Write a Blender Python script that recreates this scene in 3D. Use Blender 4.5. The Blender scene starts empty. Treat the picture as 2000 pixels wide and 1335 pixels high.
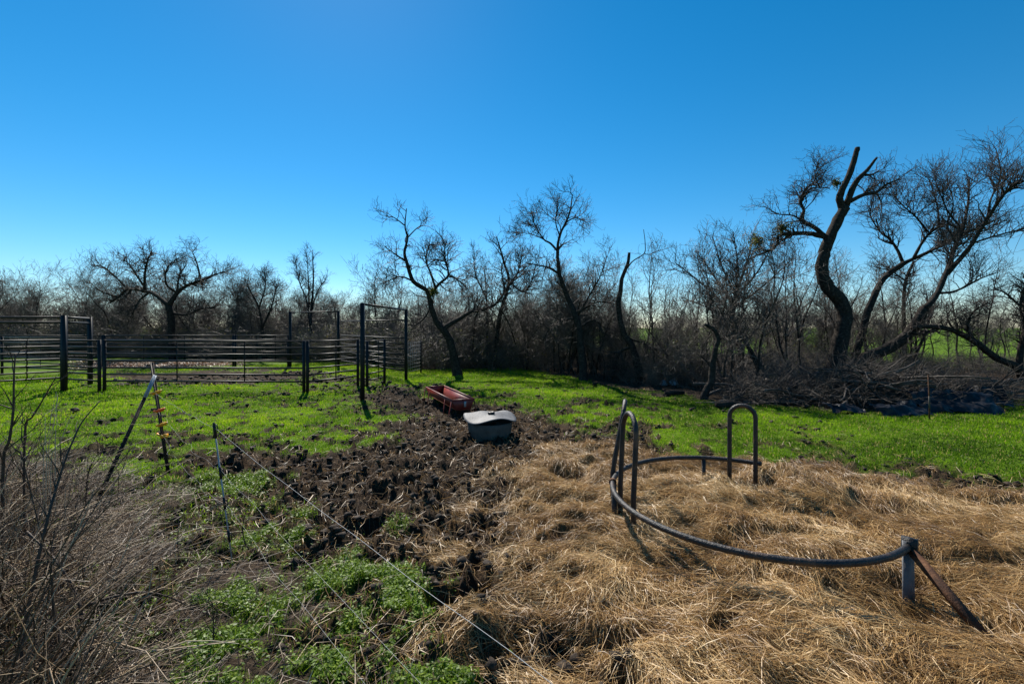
import bpy, math, random
import numpy as np
from mathutils import Vector

# ------------------------------------------------------------------ camera, sky, sun
F, HZ, CAMH = 889.0, 640.0, 1.75          # focal length and horizon row in photo pixels, eye height in metres
scn = bpy.context.scene
cam_d = bpy.data.cameras.new('camera'); cam = bpy.data.objects.new('camera', cam_d)
scn.collection.objects.link(cam); scn.camera = cam
cam.location = (0, 0, CAMH); cam.rotation_euler = (math.pi/2, 0, 0)
cam_d.sensor_width = 36.0; cam_d.lens = 36.0*F/2000.0
cam_d.shift_y = -27.5/2000.0
cam_d.clip_start = 0.05; cam_d.clip_end = 20000

SUN_AZ, SUN_EL = math.radians(-21), math.radians(43)
world = bpy.data.worlds.new('World'); scn.world = world; world.use_nodes = True
wn = world.node_tree; bg = wn.nodes['Background']
sky = wn.nodes.new('ShaderNodeTexSky'); sky.sky_type = 'NISHITA'; sky.sun_disc = False
sky.sun_elevation = SUN_EL; sky.sun_rotation = SUN_AZ
sky.altitude = 200; sky.air_density = 1.0; sky.dust_density = 0.05; sky.ozone_density = 6.0
hs_ = wn.nodes.new('ShaderNodeHueSaturation'); hs_.inputs['Saturation'].default_value = 1.30; hs_.inputs['Hue'].default_value = 0.489   # the photograph's vivid processing of a clear sky
wn.links.new(sky.outputs[0], hs_.inputs['Color']); wn.links.new(hs_.outputs[0], bg.inputs[0]); bg.inputs[1].default_value = 0.084
sd_ = bpy.data.lights.new('sun', 'SUN'); sun = bpy.data.objects.new('sun', sd_); scn.collection.objects.link(sun)
sd_.energy = 5.0; sd_.angle = math.radians(0.53); sd_.color = (1.0, 0.94, 0.84)
S = Vector((math.sin(SUN_AZ)*math.cos(SUN_EL), math.cos(SUN_AZ)*math.cos(SUN_EL), math.sin(SUN_EL)))
sun.rotation_euler = S.to_track_quat('Z', 'Y').to_euler(); sun.location = (0, 0, 30)
vs = scn.view_settings; vs.view_transform = 'Standard'; vs.look = 'None'; vs.exposure = 0.62; vs.gamma = 1.0
vs.use_curve_mapping = False
scn.cycles.max_bounces = 5; scn.cycles.diffuse_bounces = 2; scn.cycles.transparent_max_bounces = 4

RNG = np.random.default_rng(7)
COL = scn.collection

# ------------------------------------------------------------------ pixel -> place helpers
def gp(px, py, z=0.0):
    d = (CAMH - z)*F/(py - HZ); return ((px-1000.0)/F*d, d)
def at(px, py, d):
    return np.array(((px-1000.0)/F*d, d, CAMH - (py-HZ)/F*d))

# ------------------------------------------------------------------ noise
def _h(ix, iy, s):
    n = (ix.astype(np.int64)*374761393 + iy.astype(np.int64)*668265263 + s*1442695041) & 0x7fffffff
    n = ((n ^ (n >> 13))*1274126177) & 0x7fffffff
    n = (n ^ (n >> 16)) & 0x7fffffff
    return n/float(0x7fffffff)
def vn(x, y, s=0):
    xi, yi = np.floor(x), np.floor(y); fx, fy = x-xi, y-yi
    fx = fx*fx*(3-2*fx); fy = fy*fy*(3-2*fy)
    a, b = _h(xi, yi, s), _h(xi+1, yi, s); c, d = _h(xi, yi+1, s), _h(xi+1, yi+1, s)
    return (a+(b-a)*fx)*(1-fy) + (c+(d-c)*fx)*fy
def fbm(x, y, s=0, o=4, g=.5):
    r = 0; a = 1.0; t = 0
    for k in range(o):
        r = r + a*vn(x*2**k+k*17.3, y*2**k-k*9.1, s+k); t += a; a *= g
    return r/t
def worley(x, y, s=0):
    xi, yi = np.floor(x), np.floor(y); best = np.full(x.shape, 9.0)
    for dx in (-1, 0, 1):
        for dy in (-1, 0, 1):
            cx, cy = xi+dx, yi+dy
            best = np.minimum(best, (cx+_h(cx, cy, s)-x)**2 + (cy+_h(cx, cy, s+5)-y)**2)
    return np.sqrt(best)
def sm(a, b, x):
    t = np.clip((x-a)/(b-a), 0, 1); return t*t*(3-2*t)
def polysd(poly, x, y):
    p = np.array(poly, float); inside = np.zeros(x.shape, bool); best = np.full(x.shape, 1e9)
    for i in range(len(p)):
        (x0, y0), (x1, y1) = p[i], p[(i+1) % len(p)]
        if y0 != y1:
            c = ((y0 > y) != (y1 > y)) & (x < (x1-x0)*(y-y0)/(y1-y0) + x0); inside ^= c
        ex, ey = x1-x0, y1-y0
        t = np.clip(((x-x0)*ex+(y-y0)*ey)/(ex*ex+ey*ey+1e-12), 0, 1)
        best = np.minimum(best, (x-x0-t*ex)**2+(y-y0-t*ey)**2)
    return np.where(inside, 1, -1)*np.sqrt(best)

# ------------------------------------------------------------------ zones of the ground
HAY = [gp(*q) for q in [(1060,872),(1180,864),(1300,884),(1450,897),(1600,909),(1760,932),(1900,954),(2100,968),(2600,995),(3600,1030),
       (3600,2200),(1250,2200),(960,1400),(880,1260),(810,1150),(830,1080),(900,1000),(970,930)]]
CORE = [gp(*q) for q in [(1060,876),(1180,868),(1300,886),(1450,899),(1600,911),(1760,934),(1900,956),(2100,970),(2600,997),(3600,1030),
       (3600,2200),(1500,2200),(1260,1400),(1160,1260),(1080,1170),(1010,1110),(985,1050),(985,990),(1010,930)]]
MUD = [gp(*q) for q in [(745,756),(800,751),(850,776),(930,783),(1010,797),(1100,822),(1180,837),(1300,868),(1450,886),(1650,896),(1850,916),
       (2050,936),(2600,975),(3600,1000),(3600,2200),(900,2200),(850,1300),(790,1190),(700,1110),(610,1050),(530,995),(440,965),(400,932),
       (220,905),(215,868),(400,868),(520,868),(640,872),(720,862),(770,842),(755,815),(720,795),(680,778)]]
LIT = [gp(*q) for q in [(-900,800),(-120,830),(30,872),(110,890),(200,900),(230,905),(400,935),(440,968),(530,998),(610,1053),(700,1113),(790,1193),(850,1303),(900,2200),
       (-3000,2200),(-3000,900)]]
WOOD = [gp(*q) for q in [(830,721),(1000,719),(1130,740),(1230,761),(1380,785),(1480,796),(1650,806),(1800,813),(1960,795),(2100,772),(2700,770),(2700,720),
       (1950,722),(1700,708),(1640,690),(1300,690),(1000,683),(560,683),(-900,680),(-900,695),(100,697),(480,699),(700,706)]]
PEN = [gp(*q) for q in [(200,726),(330,722),(560,720),(690,733),(745,752),(690,756),(600,747),(400,750),(205,752)]]
LEAFY = [gp(*q) for q in [(150,706),(460,702),(470,714),(300,719),(150,719)]]
GREENS = [(455,1185,.35),(520,1215,.5),(600,1200,.45),(560,1290,.55),(660,1230,.35),(700,1185,.3),(640,1140,.22),(735,1170,.2),(480,1290,.5),
          (430,1250,.35),(530,1030,.2),(585,1048,.22),(470,1055,.2),(290,915,.5),(240,935,.4),(330,930,.4),(480,980,.25),(620,1300,.4),(700,1260,.3),(390,990,.3),
          (1130,1215,.10),(560,1120,.15)]
GREENS = [(*gp(a, b), r*.74) for a, b, r in GREENS]

def zones(x, y):
    n1 = fbm(x*1.1, y*1.1, 11)-.5; n2 = fbm(x*4, y*4, 23)-.5; n3 = fbm(x*.5, y*.5, 31)-.5
    dsc = np.clip(np.hypot(x, y)/8, .5, 3)
    hay = sm(-.25, .3, polysd(CORE, x, y) + n1*.9 + n2*.7)
    hay = np.maximum(hay, .8*sm(-.3, .3, polysd(HAY, x, y) + n1*.9 + n2*.5)*sm(.05, .2, n2+.7*n1))
    ms = polysd(MUD, x, y)
    mud = sm(-.35, .3, ms + n1*1.3 + n2*1.1 - .1)
    # broken turf: pock marks of bare soil that thin out away from the trampled strip
    near = np.exp(-np.clip(-ms, 0, 9)/2.6)
    poke = sm(.10, .20, n2 + .35*n1 - .015 + .16*near) * (y < 14.5) * sm(6, 2, np.abs(x+2.5)-3.5)
    mud = np.maximum(mud, poke*.95)
    mud = np.maximum(mud, sm(-.3, .4, polysd(PEN, x, y)/dsc + n1*1.6 + n2*.6))
    lit = sm(-.3, .3, polysd(LIT, x, y) + n1*.9 + n2*.5)
    wood = sm(-.4, .5, polysd(WOOD, x, y) + n1*1.6)
    lf = sm(-.2, .4, polysd(LEAFY, x, y)/2 + n1*.8)
    lit = np.maximum(lit*(1-mud), np.maximum(wood, lf))
    g = np.zeros_like(x)
    for gx, gy, r in GREENS:
        g = np.maximum(g, sm(r*.9, r*.3, np.hypot(x-gx, y-gy) + n2*r*2.2))
    g = g*sm(-.05, .09, fbm(x*5.5, y*5.5, 37)-.5+.04)
    grass = np.clip((1-hay)*(1-mud)*(1-lit), 0, 1)
    grass = np.maximum(grass, g*(1-.6*hay))
    mud = mud*(1-hay)*(1-g); lit = lit*(1-hay)*(1-g)
    return hay, mud, grass, lit

MOUNDS = [(*gp(1500, 935), .30, .20), (*gp(1590, 975), .35, .14), (*gp(1420, 960), .3, .08), (2.58, 2.86, .28, -.10), (*gp(1960, 1085), .4, .10), (*gp(1060, 890), .35, .07), (*gp(1720, 1000), .35, .08), (2.0, 3.3, .35, .05), (1.25, 3.25, .28, -.05)]
PITS = [(790,935,.22),(880,1170,.13),(1110,1130,.10),(1080,1105,.08),(870,1175,.14),(940,1130,.1),(990,1240,.15),(930,1265,.14),(720,1020,.15),(640,1035,.16),(860,965,.12),
        (1090,1262,.09),(1000,940,.1),(740,1015,.12),(545,925,.14),(450,930,.14),(500,910,.12),(800,1080,.09),(600,965,.14),(670,930,.12),(1890,1120,.1),(1560,960,.14)]
PITS = [(*gp(a, b), r) for a, b, r in PITS]
def relief(x, y, zn):
    hay, mud, grass, lit = zn
    fade = sm(60, 15, np.hypot(x, y))
    z = .10*(fbm(x*.22, y*.22, 3, 3)-.5)*fade
    w = worley(x*3.1+.5*vn(x*2, y*2, 8), y*3.1+.5*vn(x*2, y*2, 9), 41)
    pit = sm(.42, .12, w)
    mb = .11*(fbm(x*2.6, y*2.6, 51, 3)-.5) + .24*(np.abs(fbm(x*5.5, y*5.5, 53, 5, .72)-.5)*2-.25) - .10*pit
    z = z + mud*mb*fade
    hx = x + .5*vn(x*.9, y*.9, 66)
    hb = .03 + .12*(fbm(hx*1.1, y*1.5, 61, 3)-.5) + .07*(.65-np.abs(fbm(hx*2.9, y*3.9, 62, 3)-.5)*4) - .10*sm(.56, .70, fbm(x*3.3, y*4.3, 64, 3)) + .05*(fbm(x*11, y*11, 63, 3)-.5)
    z = z + hay*hb*fade
    z = z + grass*(.05*(fbm(x*3.2, y*3.2, 71, 3)-.5))*fade
    z = z + lit*(.07*(fbm(x*2.4, y*2.4, 81, 4)-.5))*fade
    for gx, gy, r, h in MOUNDS: z = z + h*np.exp(-((x-gx)**2+(y-gy)**2*1.6)/(r*r))
    for gx, gy, r in PITS:
        q = np.hypot(x-gx, y-gy)/r
        z = z - .8*r*np.exp(-(q*1.15)**4) + .22*r*np.exp(-((q-1.35)*3)**2)
    # field dips gently behind the wood on the right
    return z
def G(x, y):
    x = np.atleast_1d(np.asarray(x, float)); y = np.atleast_1d(np.asarray(y, float))
    return relief(x, y, zones(x, y))
def g1(x, y): return float(G([x], [y])[0])

# ------------------------------------------------------------------ mesh helpers
def set_mesh(me, V, faces):
    """faces: list of int arrays (n,k)"""
    V = np.asarray(V, np.float32); me.vertices.add(len(V)); me.vertices.foreach_set('co', V.ravel())
    idx = np.concatenate([f.ravel() for f in faces]).astype(np.int32)
    cnt = np.concatenate([np.full(len(f), f.shape[1]) for f in faces]).astype(np.int32)
    me.loops.add(len(idx)); me.loops.foreach_set('vertex_index', idx)
    me.polygons.add(len(cnt)); st = np.concatenate([[0], np.cumsum(cnt)[:-1]]).astype(np.int32)
    me.polygons.foreach_set('loop_start', st)
    try: me.polygons.foreach_set('loop_total', cnt)
    except Exception: pass
    me.update(calc_edges=True); me.validate()
class MB:
    def __init__(s): s.V = []; s.F = []; s.n = 0; s.A = []
    def add(s, V, *Fs, attr=None):
        V = np.asarray(V, float).reshape(-1, 3)
        s.V.append(V)
        for f in Fs: s.F.append(np.asarray(f, int)+s.n)
        s.A.append(np.zeros(len(V)) if attr is None else np.asarray(attr, float)); s.n += len(V); return s
    def mesh(s, name, mat, smooth=True):
        me = bpy.data.meshes.new(name); set_mesh(me, np.concatenate(s.V), s.F)
        a = me.attributes.new('rnd', 'FLOAT', 'POINT'); a.data.foreach_set('value', np.concatenate(s.A).astype(np.float32))
        me.materials.append(mat)
        if smooth: me.polygons.foreach_set('use_smooth', np.ones(len(me.polygons), bool))
        return me
    def build(s, name, mat, parent=None, smooth=True):
        return link(name, s.mesh(name, mat, smooth), parent)
def link(name, data, parent=None, loc=None, rz=0.0, scale=None):
    o = bpy.data.objects.new(name, data); COL.objects.link(o)
    if parent is not None: o.parent = parent
    if loc is not None: o.location = loc
    o.rotation_euler = (0, 0, rz)
    if scale is not None: o.scale = (scale,)*3
    return o
def tag(o, label=None, cat=None, group=None, kind=None):
    if label: o['label'] = label
    if cat: o['category'] = cat
    if group: o['group'] = group
    if kind: o['kind'] = kind
    return o
def thing(name, loc, label, cat, group=None, rz=0.0):
    o = link(name, None, None, loc, rz); o.empty_display_size = .1
    return tag(o, label, cat, group)
def nrm(v): return v/np.maximum(np.linalg.norm(v, axis=-1, keepdims=True), 1e-9)
def tubes(P, R, S=4, jit=0.0, rng=RNG, cap=False, mb=None, attr=None):
    """P (N,K,3) polylines, R (N,K) radii -> swept tubes in a mesh builder"""
    P = np.asarray(P, float); R = np.asarray(R, float); N, K, _ = P.shape
    T = nrm(np.gradient(P, axis=1)); D = nrm(P[:, -1]-P[:, 0])
    ref = np.where(np.abs(D[:, 2:3]) < .75, np.array([[0, 0, 1.]]), np.array([[1., 0.15, 0]]))[:, None, :]
    if N == 1 and K > 2:
        ref = np.linalg.svd(P[0]-P[0].mean(0), full_matrices=True)[2][2][None, None, :]
    U = nrm(np.cross(T, ref)); W = np.cross(T, U)
    a = np.arange(S)*2*np.pi/S; ca, sa = np.cos(a), np.sin(a)
    RR = R[:, :, None]*np.ones(S)
    if jit: RR = RR*(1+jit*rng.uniform(-1, 1, RR.shape))
    V = P[:, :, None, :] + RR[..., None]*(U[:, :, None, :]*ca[None, None, :, None] + W[:, :, None, :]*sa[None, None, :, None])
    base = (np.arange(N)*K*S)[:, None, None] + (np.arange(K-1)*S)[None, :, None]
    j = np.arange(S)[None, None, :]; jn = (j+1) % S
    Q = np.stack([base+j, base+jn, base+S+jn, base+S+j], -1).reshape(-1, 4)
    mb = mb or MB(); fs = [Q]
    if cap:
        o = (np.arange(N)*K*S)[:, None]
        fs += [o+np.arange(S)[::-1][None], o+(K-1)*S+np.arange(S)[None]]
    at_ = None if attr is None else np.repeat(np.asarray(attr, float), K*S)
    return mb.add(V.reshape(-1, 3), *fs, attr=at_)
def tube1(pts, r, S=10, cap=True, mb=None, jit=0.0):
    pts = np.asarray(pts, float); r = np.broadcast_to(np.asarray(r, float), (len(pts),))
    return tubes(pts[None], r[None], S, jit, cap=cap, mb=mb)
def box(mb, c, sx, sy, sz, ax=(1,0,0), ay=(0,1,0), az=(0,0,1)):
    c, ax, ay, az = [np.asarray(q, float) for q in (c, ax, ay, az)]
    V = [c+ax*sx/2*i+ay*sy/2*j+az*sz/2*k for k in (-1, 1) for j in (-1, 1) for i in (-1, 1)]
    return mb.add(V, [[0,2,3,1],[4,5,7,6],[0,1,5,4],[2,6,7,3],[0,4,6,2],[1,3,7,5]])
def smooth_path(pts, m=4):
    """Catmull-Rom through the points"""
    p = np.asarray(pts, float); p = np.concatenate([[2*p[0]-p[1]], p, [2*p[-1]-p[-2]]])
    out = []
    for i in range(1, len(p)-2):
        for t in np.arange(m)/m:
            a, b, c, d = p[i-1], p[i], p[i+1], p[i+2]
            out.append(.5*(2*b+(c-a)*t+(2*a-5*b+4*c-d)*t*t+(3*b-a-3*c+d)*t**3))
    out.append(p[-2]); return np.array(out)
def resample(p, K):
    s = np.concatenate([[0], np.cumsum(np.linalg.norm(np.diff(p[:, :3], axis=0), axis=1))])
    q = np.linspace(0, s[-1], K); return np.stack([np.interp(q, s, p[:, k]) for k in range(p.shape[1])], 1)

# ------------------------------------------------------------------ materials
def mat(name, build):
    m = bpy.data.materials.new(name); m.use_nodes = True; nt = m.node_tree; nt.nodes.clear()
    out = nt.nodes.new('ShaderNodeOutputMaterial')
    def N(t, **kw):
        n = nt.nodes.new(t)
        for k, v in kw.items():
            if k.startswith('i_'):
                key = k[2:]; n.inputs[int(key) if key.isdigit() else key.replace('_', ' ')].default_value = v
            else: setattr(n, k, v)
        return n
    sh = build(N, nt.links.new, nt); nt.links.new(sh, out.inputs[0]); return m
def ramp(N, L, fac, stops):
    r = N('ShaderNodeValToRGB'); e = r.color_ramp.elements
    while len(e) < len(stops): e.new(.5)
    for q, (p, c) in zip(e, stops): q.position = p; q.color = (*c, 1)
    L(fac, r.inputs[0]); return r.outputs[0]
def noise(N, L, scale, detail=4, rough=.6, vec=None, dist=0):
    n = N('ShaderNodeTexNoise', i_Scale=scale, i_Detail=detail, i_Roughness=rough, i_Distortion=dist)
    if vec is None:
        vec = N('ShaderNodeTexCoord').outputs['Object']
    L(vec, n.inputs['Vector']); return n.outputs[0]
def mixc(N, L, f, a, b):
    m = N('ShaderNodeMix', data_type='RGBA')
    for s, v in ((m.inputs[0], f), (m.inputs[6], a), (m.inputs[7], b)):
        if hasattr(v, 'links'): L(v, s)
        else: s.default_value = v if isinstance(v, float) else (*v, 1)
    return m.outputs[2]
def simple(stops, scale=6, rough=.8, metal=0.0, bump=0.0, bscale=40, spec=.3, attr=False):
    def b(N, L, nt):
        p = N('ShaderNodeBsdfPrincipled', i_Roughness=rough, i_Metallic=metal); p.inputs['Specular IOR Level'].default_value = spec
        if attr: f = N('ShaderNodeAttribute', attribute_name='rnd').outputs['Fac']
        else: f = noise(N, L, scale, 6)
        L(ramp(N, L, f, stops), p.inputs['Base Color'])
        if bump:
            bn = N('ShaderNodeBump', i_Strength=bump, i_Distance=.02); L(noise(N, L, bscale, 6), bn.inputs['Height']); L(bn.outputs[0], p.inputs['Normal'])
        return p.outputs[0]
    return b
def blade(stops, trans=.45, rough=.5, spec=.35):
    def b(N, L, nt):
        f = N('ShaderNodeAttribute', attribute_name='rnd').outputs['Fac']
        c = ramp(N, L, f, stops)
        p = N('ShaderNodeBsdfPrincipled', i_Roughness=rough); p.inputs['Specular IOR Level'].default_value = spec
        L(c, p.inputs['Base Color']); t = N('ShaderNodeBsdfTranslucent'); L(c, t.inputs[0])
        m = N('ShaderNodeMixShader', i_Fac=trans); L(p.outputs[0], m.inputs[1]); L(t.outputs[0], m.inputs[2]); return m.outputs[0]
    return b
def ground_mat(N, L, nt):
    z = N('ShaderNodeAttribute', attribute_name='zones'); sp = N('ShaderNodeSeparateColor'); L(z.outputs['Color'], sp.inputs[0])
    vec = N('ShaderNodeTexCoord').outputs['Object']
    nf = noise(N, L, 38, 5, .7, vec); nm = noise(N, L, 5, 5, .6, vec); nl = noise(N, L, .6, 4, .6, vec)
    soil = ramp(N, L, nf, [(.3, (.014, .010, .008)), (.55, (.038, .026, .017)), (.75, (.095, .063, .039))])
    soil = mixc(N, L, ramp(N, L, nm, [(.45, (0, 0, 0)), (.75, (.5, .5, .5))]), soil, (.11, .073, .043))
    hay = ramp(N, L, nf, [(.25, (.045, .025, .011)), (.5, (.16, .092, .036)), (.75, (.36, .23, .095))])
    grass = ramp(N, L, nm, [(.3, (.030, .055, .005)), (.55, (.085, .15, .008)), (.8, (.14, .22, .012))])
    grass = mixc(N, L, ramp(N, L, nl, [(.35, (0, 0, 0)), (.7, (.6, .6, .6))]), grass, (.11, .19, .008))
    lit = ramp(N, L, nf, [(.28, (.012, .008, .006)), (.5, (.052, .037, .026)), (.75, (.13, .095, .062))])
    c = mixc(N, L, sp.outputs[1], soil, soil)
    c = mixc(N, L, z.outputs['Alpha'], soil, lit)
    c = mixc(N, L, sp.outputs[2], c, grass)
    c = mixc(N, L, sp.outputs[0], c, hay)
    p = N('ShaderNodeBsdfPrincipled', i_Roughness=.85); p.inputs['Specular IOR Level'].default_value = .05
    L(c, p.inputs['Base Color'])
    b = N('ShaderNodeBump', i_Strength=.8, i_Distance=.03); L(noise(N, L, 55, 6, .7, vec), b.inputs['Height']); L(b.outputs[0], p.inputs['Normal'])
    return p.outputs[0]
M = {}
M['ground'] = mat('ground', ground_mat)
M['grass'] = mat('grass_blades', blade([(0, (.045, .105, .004)), (.35, (.125, .25, .006)), (.75, (.24, .40, .010)), (.97, (.33, .44, .02)), (1, (.42, .32, .13))], .58))
M['weed'] = mat('weed_leaves', blade([(0, (.05, .10, .008)), (.5, (.14, .25, .012)), (1, (.28, .38, .025))], .45))
M['straw'] = mat('straw', blade([(0, (.050, .026, .010)), (.25, (.20, .105, .036)), (.65, (.48, .29, .105)), (1, (.72, .52, .26))], .25, .45, .5))
M['drystem'] = mat('dry_stems', blade([(0, (.035, .022, .014)), (.4, (.12, .078, .046)), (.75, (.32, .225, .135)), (1, (.64, .51, .34))], .18, .55, .4))
M['bark'] = mat('bark', simple([(.3, (.012, .010, .008)), (.55, (.036, .029, .024)), (.8, (.085, .070, .058))], 14, .9, bump=1.0, bscale=26, spec=.12))
M['twig'] = mat('twigs', simple([(.3, (.020, .016, .013)), (.6, (.045, .036, .030)), (.8, (.085, .070, .056))], 1.5, .7, spec=.3))
M['thicket'] = mat('thicket_twigs', simple([(.3, (.055, .043, .033)), (.55, (.115, .092, .070)), (.8, (.19, .155, .12))], .8, .6, spec=.4))
M['stalk'] = mat('weed_stalks', simple([(.3, (.028, .018, .013)), (.6, (.075, .048, .032)), (.85, (.16, .11, .07))], 20, .7, spec=.35))
M['steel'] = mat('dark_painted_steel', simple([(.40, (.009, .009, .011)), (.54, (.020, .018, .018)), (.62, (.055, .032, .022)), (.75, (.11, .065, .042))], 7, .5, .0, bump=.5, bscale=60, spec=.4))
M['fence'] = mat('fence_pipe_paint', simple([(.3, (.006, .006, .007)), (.65, (.012, .012, .013)), (.85, (.04, .028, .02))], 5, .5, .0, spec=.25))
M['rust'] = mat('rusty_steel', simple([(.3, (.035, .018, .012)), (.55, (.10, .045, .022)), (.8, (.19, .095, .045))], 16, .8, .2, bump=.4, bscale=70))
M['red'] = mat('red_trough_paint', simple([(.35, (.14, .022, .017)), (.6, (.23, .038, .028)), (.85, (.27, .09, .055))], 7, .5, .0, bump=.15, spec=.4))
M['redrust'] = mat('trough_floor_rust', simple([(.3, (.22, .06, .03)), (.6, (.38, .12, .055)), (.85, (.5, .24, .12))], 10, .8))
M['white'] = mat('white_plastic', simple([(.3, (.22, .22, .22)), (.7, (.42, .42, .42))], 12, .45, spec=.5))
M['bluewhite'] = mat('pale_post_paint', simple([(.3, (.24, .29, .35)), (.7, (.42, .47, .52))], 12, .5, spec=.5))
M['rubber'] = mat('grey_rubber', simple([(.3, (.07, .072, .078)), (.6, (.13, .132, .138)), (.8, (.26, .255, .24))], 9, .6, bump=.3, bscale=45, spec=.3))
M['tub'] = mat('tub_plastic', simple([(.3, (.060, .052, .045)), (.6, (.11, .095, .080)), (.85, (.16, .13, .10))], 8, .8, spec=.1))
M['black'] = mat('black_plastic', simple([(.3, (.010, .010, .011)), (.7, (.02, .02, .022))], 8, .45))
M['yellow'] = mat('yellow_insulator', simple([(.3, (.75, .33, .02)), (.7, (.85, .42, .03))], 8, .4))
M['orange'] = mat('orange_insulator', simple([(.3, (.75, .10, .02)), (.7, (.85, .15, .03))], 8, .4))
M['tpost'] = mat('post_paint', simple([(.3, (.012, .012, .012)), (.6, (.030, .026, .024)), (.85, (.10, .06, .04))], 18, .55, .2, bump=.3))
M['wire'] = mat('galvanised_wire', simple([(.3, (.20, .205, .21)), (.7, (.32, .325, .33))], 30, .55, .3, spec=.4))
M['sheet'] = mat('dark_sheeting', simple([(.3, (.006, .006, .008)), (.6, (.014, .015, .018)), (.85, (.10, .10, .105))], 3, .45, .0, bump=.9, bscale=10, spec=.22))
M['deadwood'] = mat('weathered_deadwood', simple([(.3, (.022, .018, .015)), (.55, (.070, .057, .047)), (.8, (.19, .16, .135))], 7, .75, spec=.3))
M['leaf'] = mat('green_leaves', blade([(0, (.035, .055, .010)), (.6, (.085, .11, .018)), (1, (.26, .20, .03))], .45))

# ------------------------------------------------------------------ ground: one sheet to the horizon, fine near the camera
def make_ground():
    r1 = np.exp(np.arange(math.log(1.15), math.log(46), .0082)); r2 = np.exp(np.linspace(math.log(47.5), math.log(9000), 30)); r = np.concatenate([r1, r2])
    fine = np.linspace(-64, 64, 680); coarse = np.linspace(64, 296, 62)[1:-1]
    a = np.radians(np.concatenate([fine, coarse])); nr, na = len(r), len(a)
    X = np.outer(r, np.sin(a)); Y = np.outer(r, np.cos(a)); x, y = X.ravel(), Y.ravel()
    zn = zones(x, y); z = relief(x, y, zn)
    V = np.stack([x, y, z], 1); V = np.concatenate([V, [[0, 0, g1(0, 0)]]])
    i = np.arange(nr-1)[:, None]*na; j = np.arange(na)[None]; jn = (j+1) % na
    Q = np.stack([i+j, i+na+j, i+na+jn, i+jn], -1).reshape(-1, 4)[:, ::-1]
    jj = np.arange(na); T = np.stack([np.full(na, nr*na), (jj+1) % na, jj], 1)
    me = bpy.data.meshes.new('ground'); set_mesh(me, V, [Q, T])
    ca = me.attributes.new('zones', 'FLOAT_COLOR', 'POINT')
    C = np.stack([*zn], 1); C = np.concatenate([C, C[:1]]).astype(np.float32); ca.data.foreach_set('color', C.ravel())
    me.materials.append(M['ground']); me.polygons.foreach_set('use_smooth', np.ones(len(me.polygons), bool))
    o = link('ground', me); tag(o, kind='structure'); o['label'] = 'farm ground of turf, trampled mud, spilled hay and dry litter'
make_ground()

# ------------------------------------------------------------------ stuff on the ground
def scatter(n, x0, x1, y0, y1, zi, rng, power=1.0, thresh=.05):
    """random places weighted by one zone; nearer ground gets more of them"""
    out = []
    got = 0
    while got < n:
        m = n*3
        y = y0*(y1/y0)**(rng.random(m)**power) if y0 > 0 else rng.uniform(y0, y1, m)
        x = rng.uniform(x0, x1, m)
        w = zones(x, y)[zi] if not callable(zi) else zi(x, y)
        k = rng.random(m) < np.where(w > thresh, w, 0)
        out.append(np.stack([x[k], y[k]], 1)); got += k.sum()
    return np.concatenate(out)[:n]
def sector(n, r0, r1, a0, a1, wf, rng, bias=1.0):
    """places in a sector about the viewpoint, density falling with distance"""
    out = []; got = 0
    while got < n:
        m = n*3; r = (r0**(2-bias) + rng.random(m)*(r1**(2-bias)-r0**(2-bias)))**(1/(2-bias)); a = np.radians(rng.uniform(a0, a1, m))
        x, y = r*np.sin(a), r*np.cos(a); k = rng.random(m) < wf(x, y)
        out.append(np.stack([x[k], y[k]], 1)); got += k.sum()
    return np.concatenate(out)[:n]
def ribbons(xy, L, ang, w, lift, arch, rng, K=3, rnd=None, zoff=0.01):
    n = len(xy); t = np.linspace(-.5, .5, K); D = np.stack([np.cos(ang), np.sin(ang)], 1)
    side = np.stack([-D[:, 1], D[:, 0]], 1); bend = rng.normal(0, .16, n)*L
    P = xy[:, None, :] + D[:, None, :]*(L[:, None]*t)[..., None] + side[:, None, :]*(bend[:, None]*(t*t*4))[..., None]
    z = G(P[..., 0].ravel(), P[..., 1].ravel()).reshape(n, K)
    zc = z.mean(1, keepdims=True)
    z = .55*z + .45*zc + zoff + rng.random((n, 1))*.03 + arch[:, None]*(1-4*t*t) + (lift[:, None]*(t+.5))
    z = np.maximum(z, G(P[..., 0].ravel(), P[..., 1].ravel()).reshape(n, K)+.002)
    tilt = rng.uniform(-1, 1, n); wv = np.concatenate([side*np.cos(tilt)[:, None], np.sin(tilt)[:, None]], 1)*w[:, None]*.5
    P3 = np.concatenate([P, z[..., None]], 2)
    taper = np.array([.7]+[1]*(K-2)+[.35])[None, :, None]
    V = np.stack([P3-wv[:, None]*taper, P3+wv[:, None]*taper], 2)
    b = (np.arange(n)*K*2)[:, None]+np.arange(K-1)[None]*2
    Q = np.stack([b, b+1, b+3, b+2], -1).reshape(-1, 4)
    at_ = np.repeat(rng.random(n) if rnd is None else rnd, K*2)
    return MB().add(V.reshape(-1, 3), Q, attr=at_)
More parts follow.
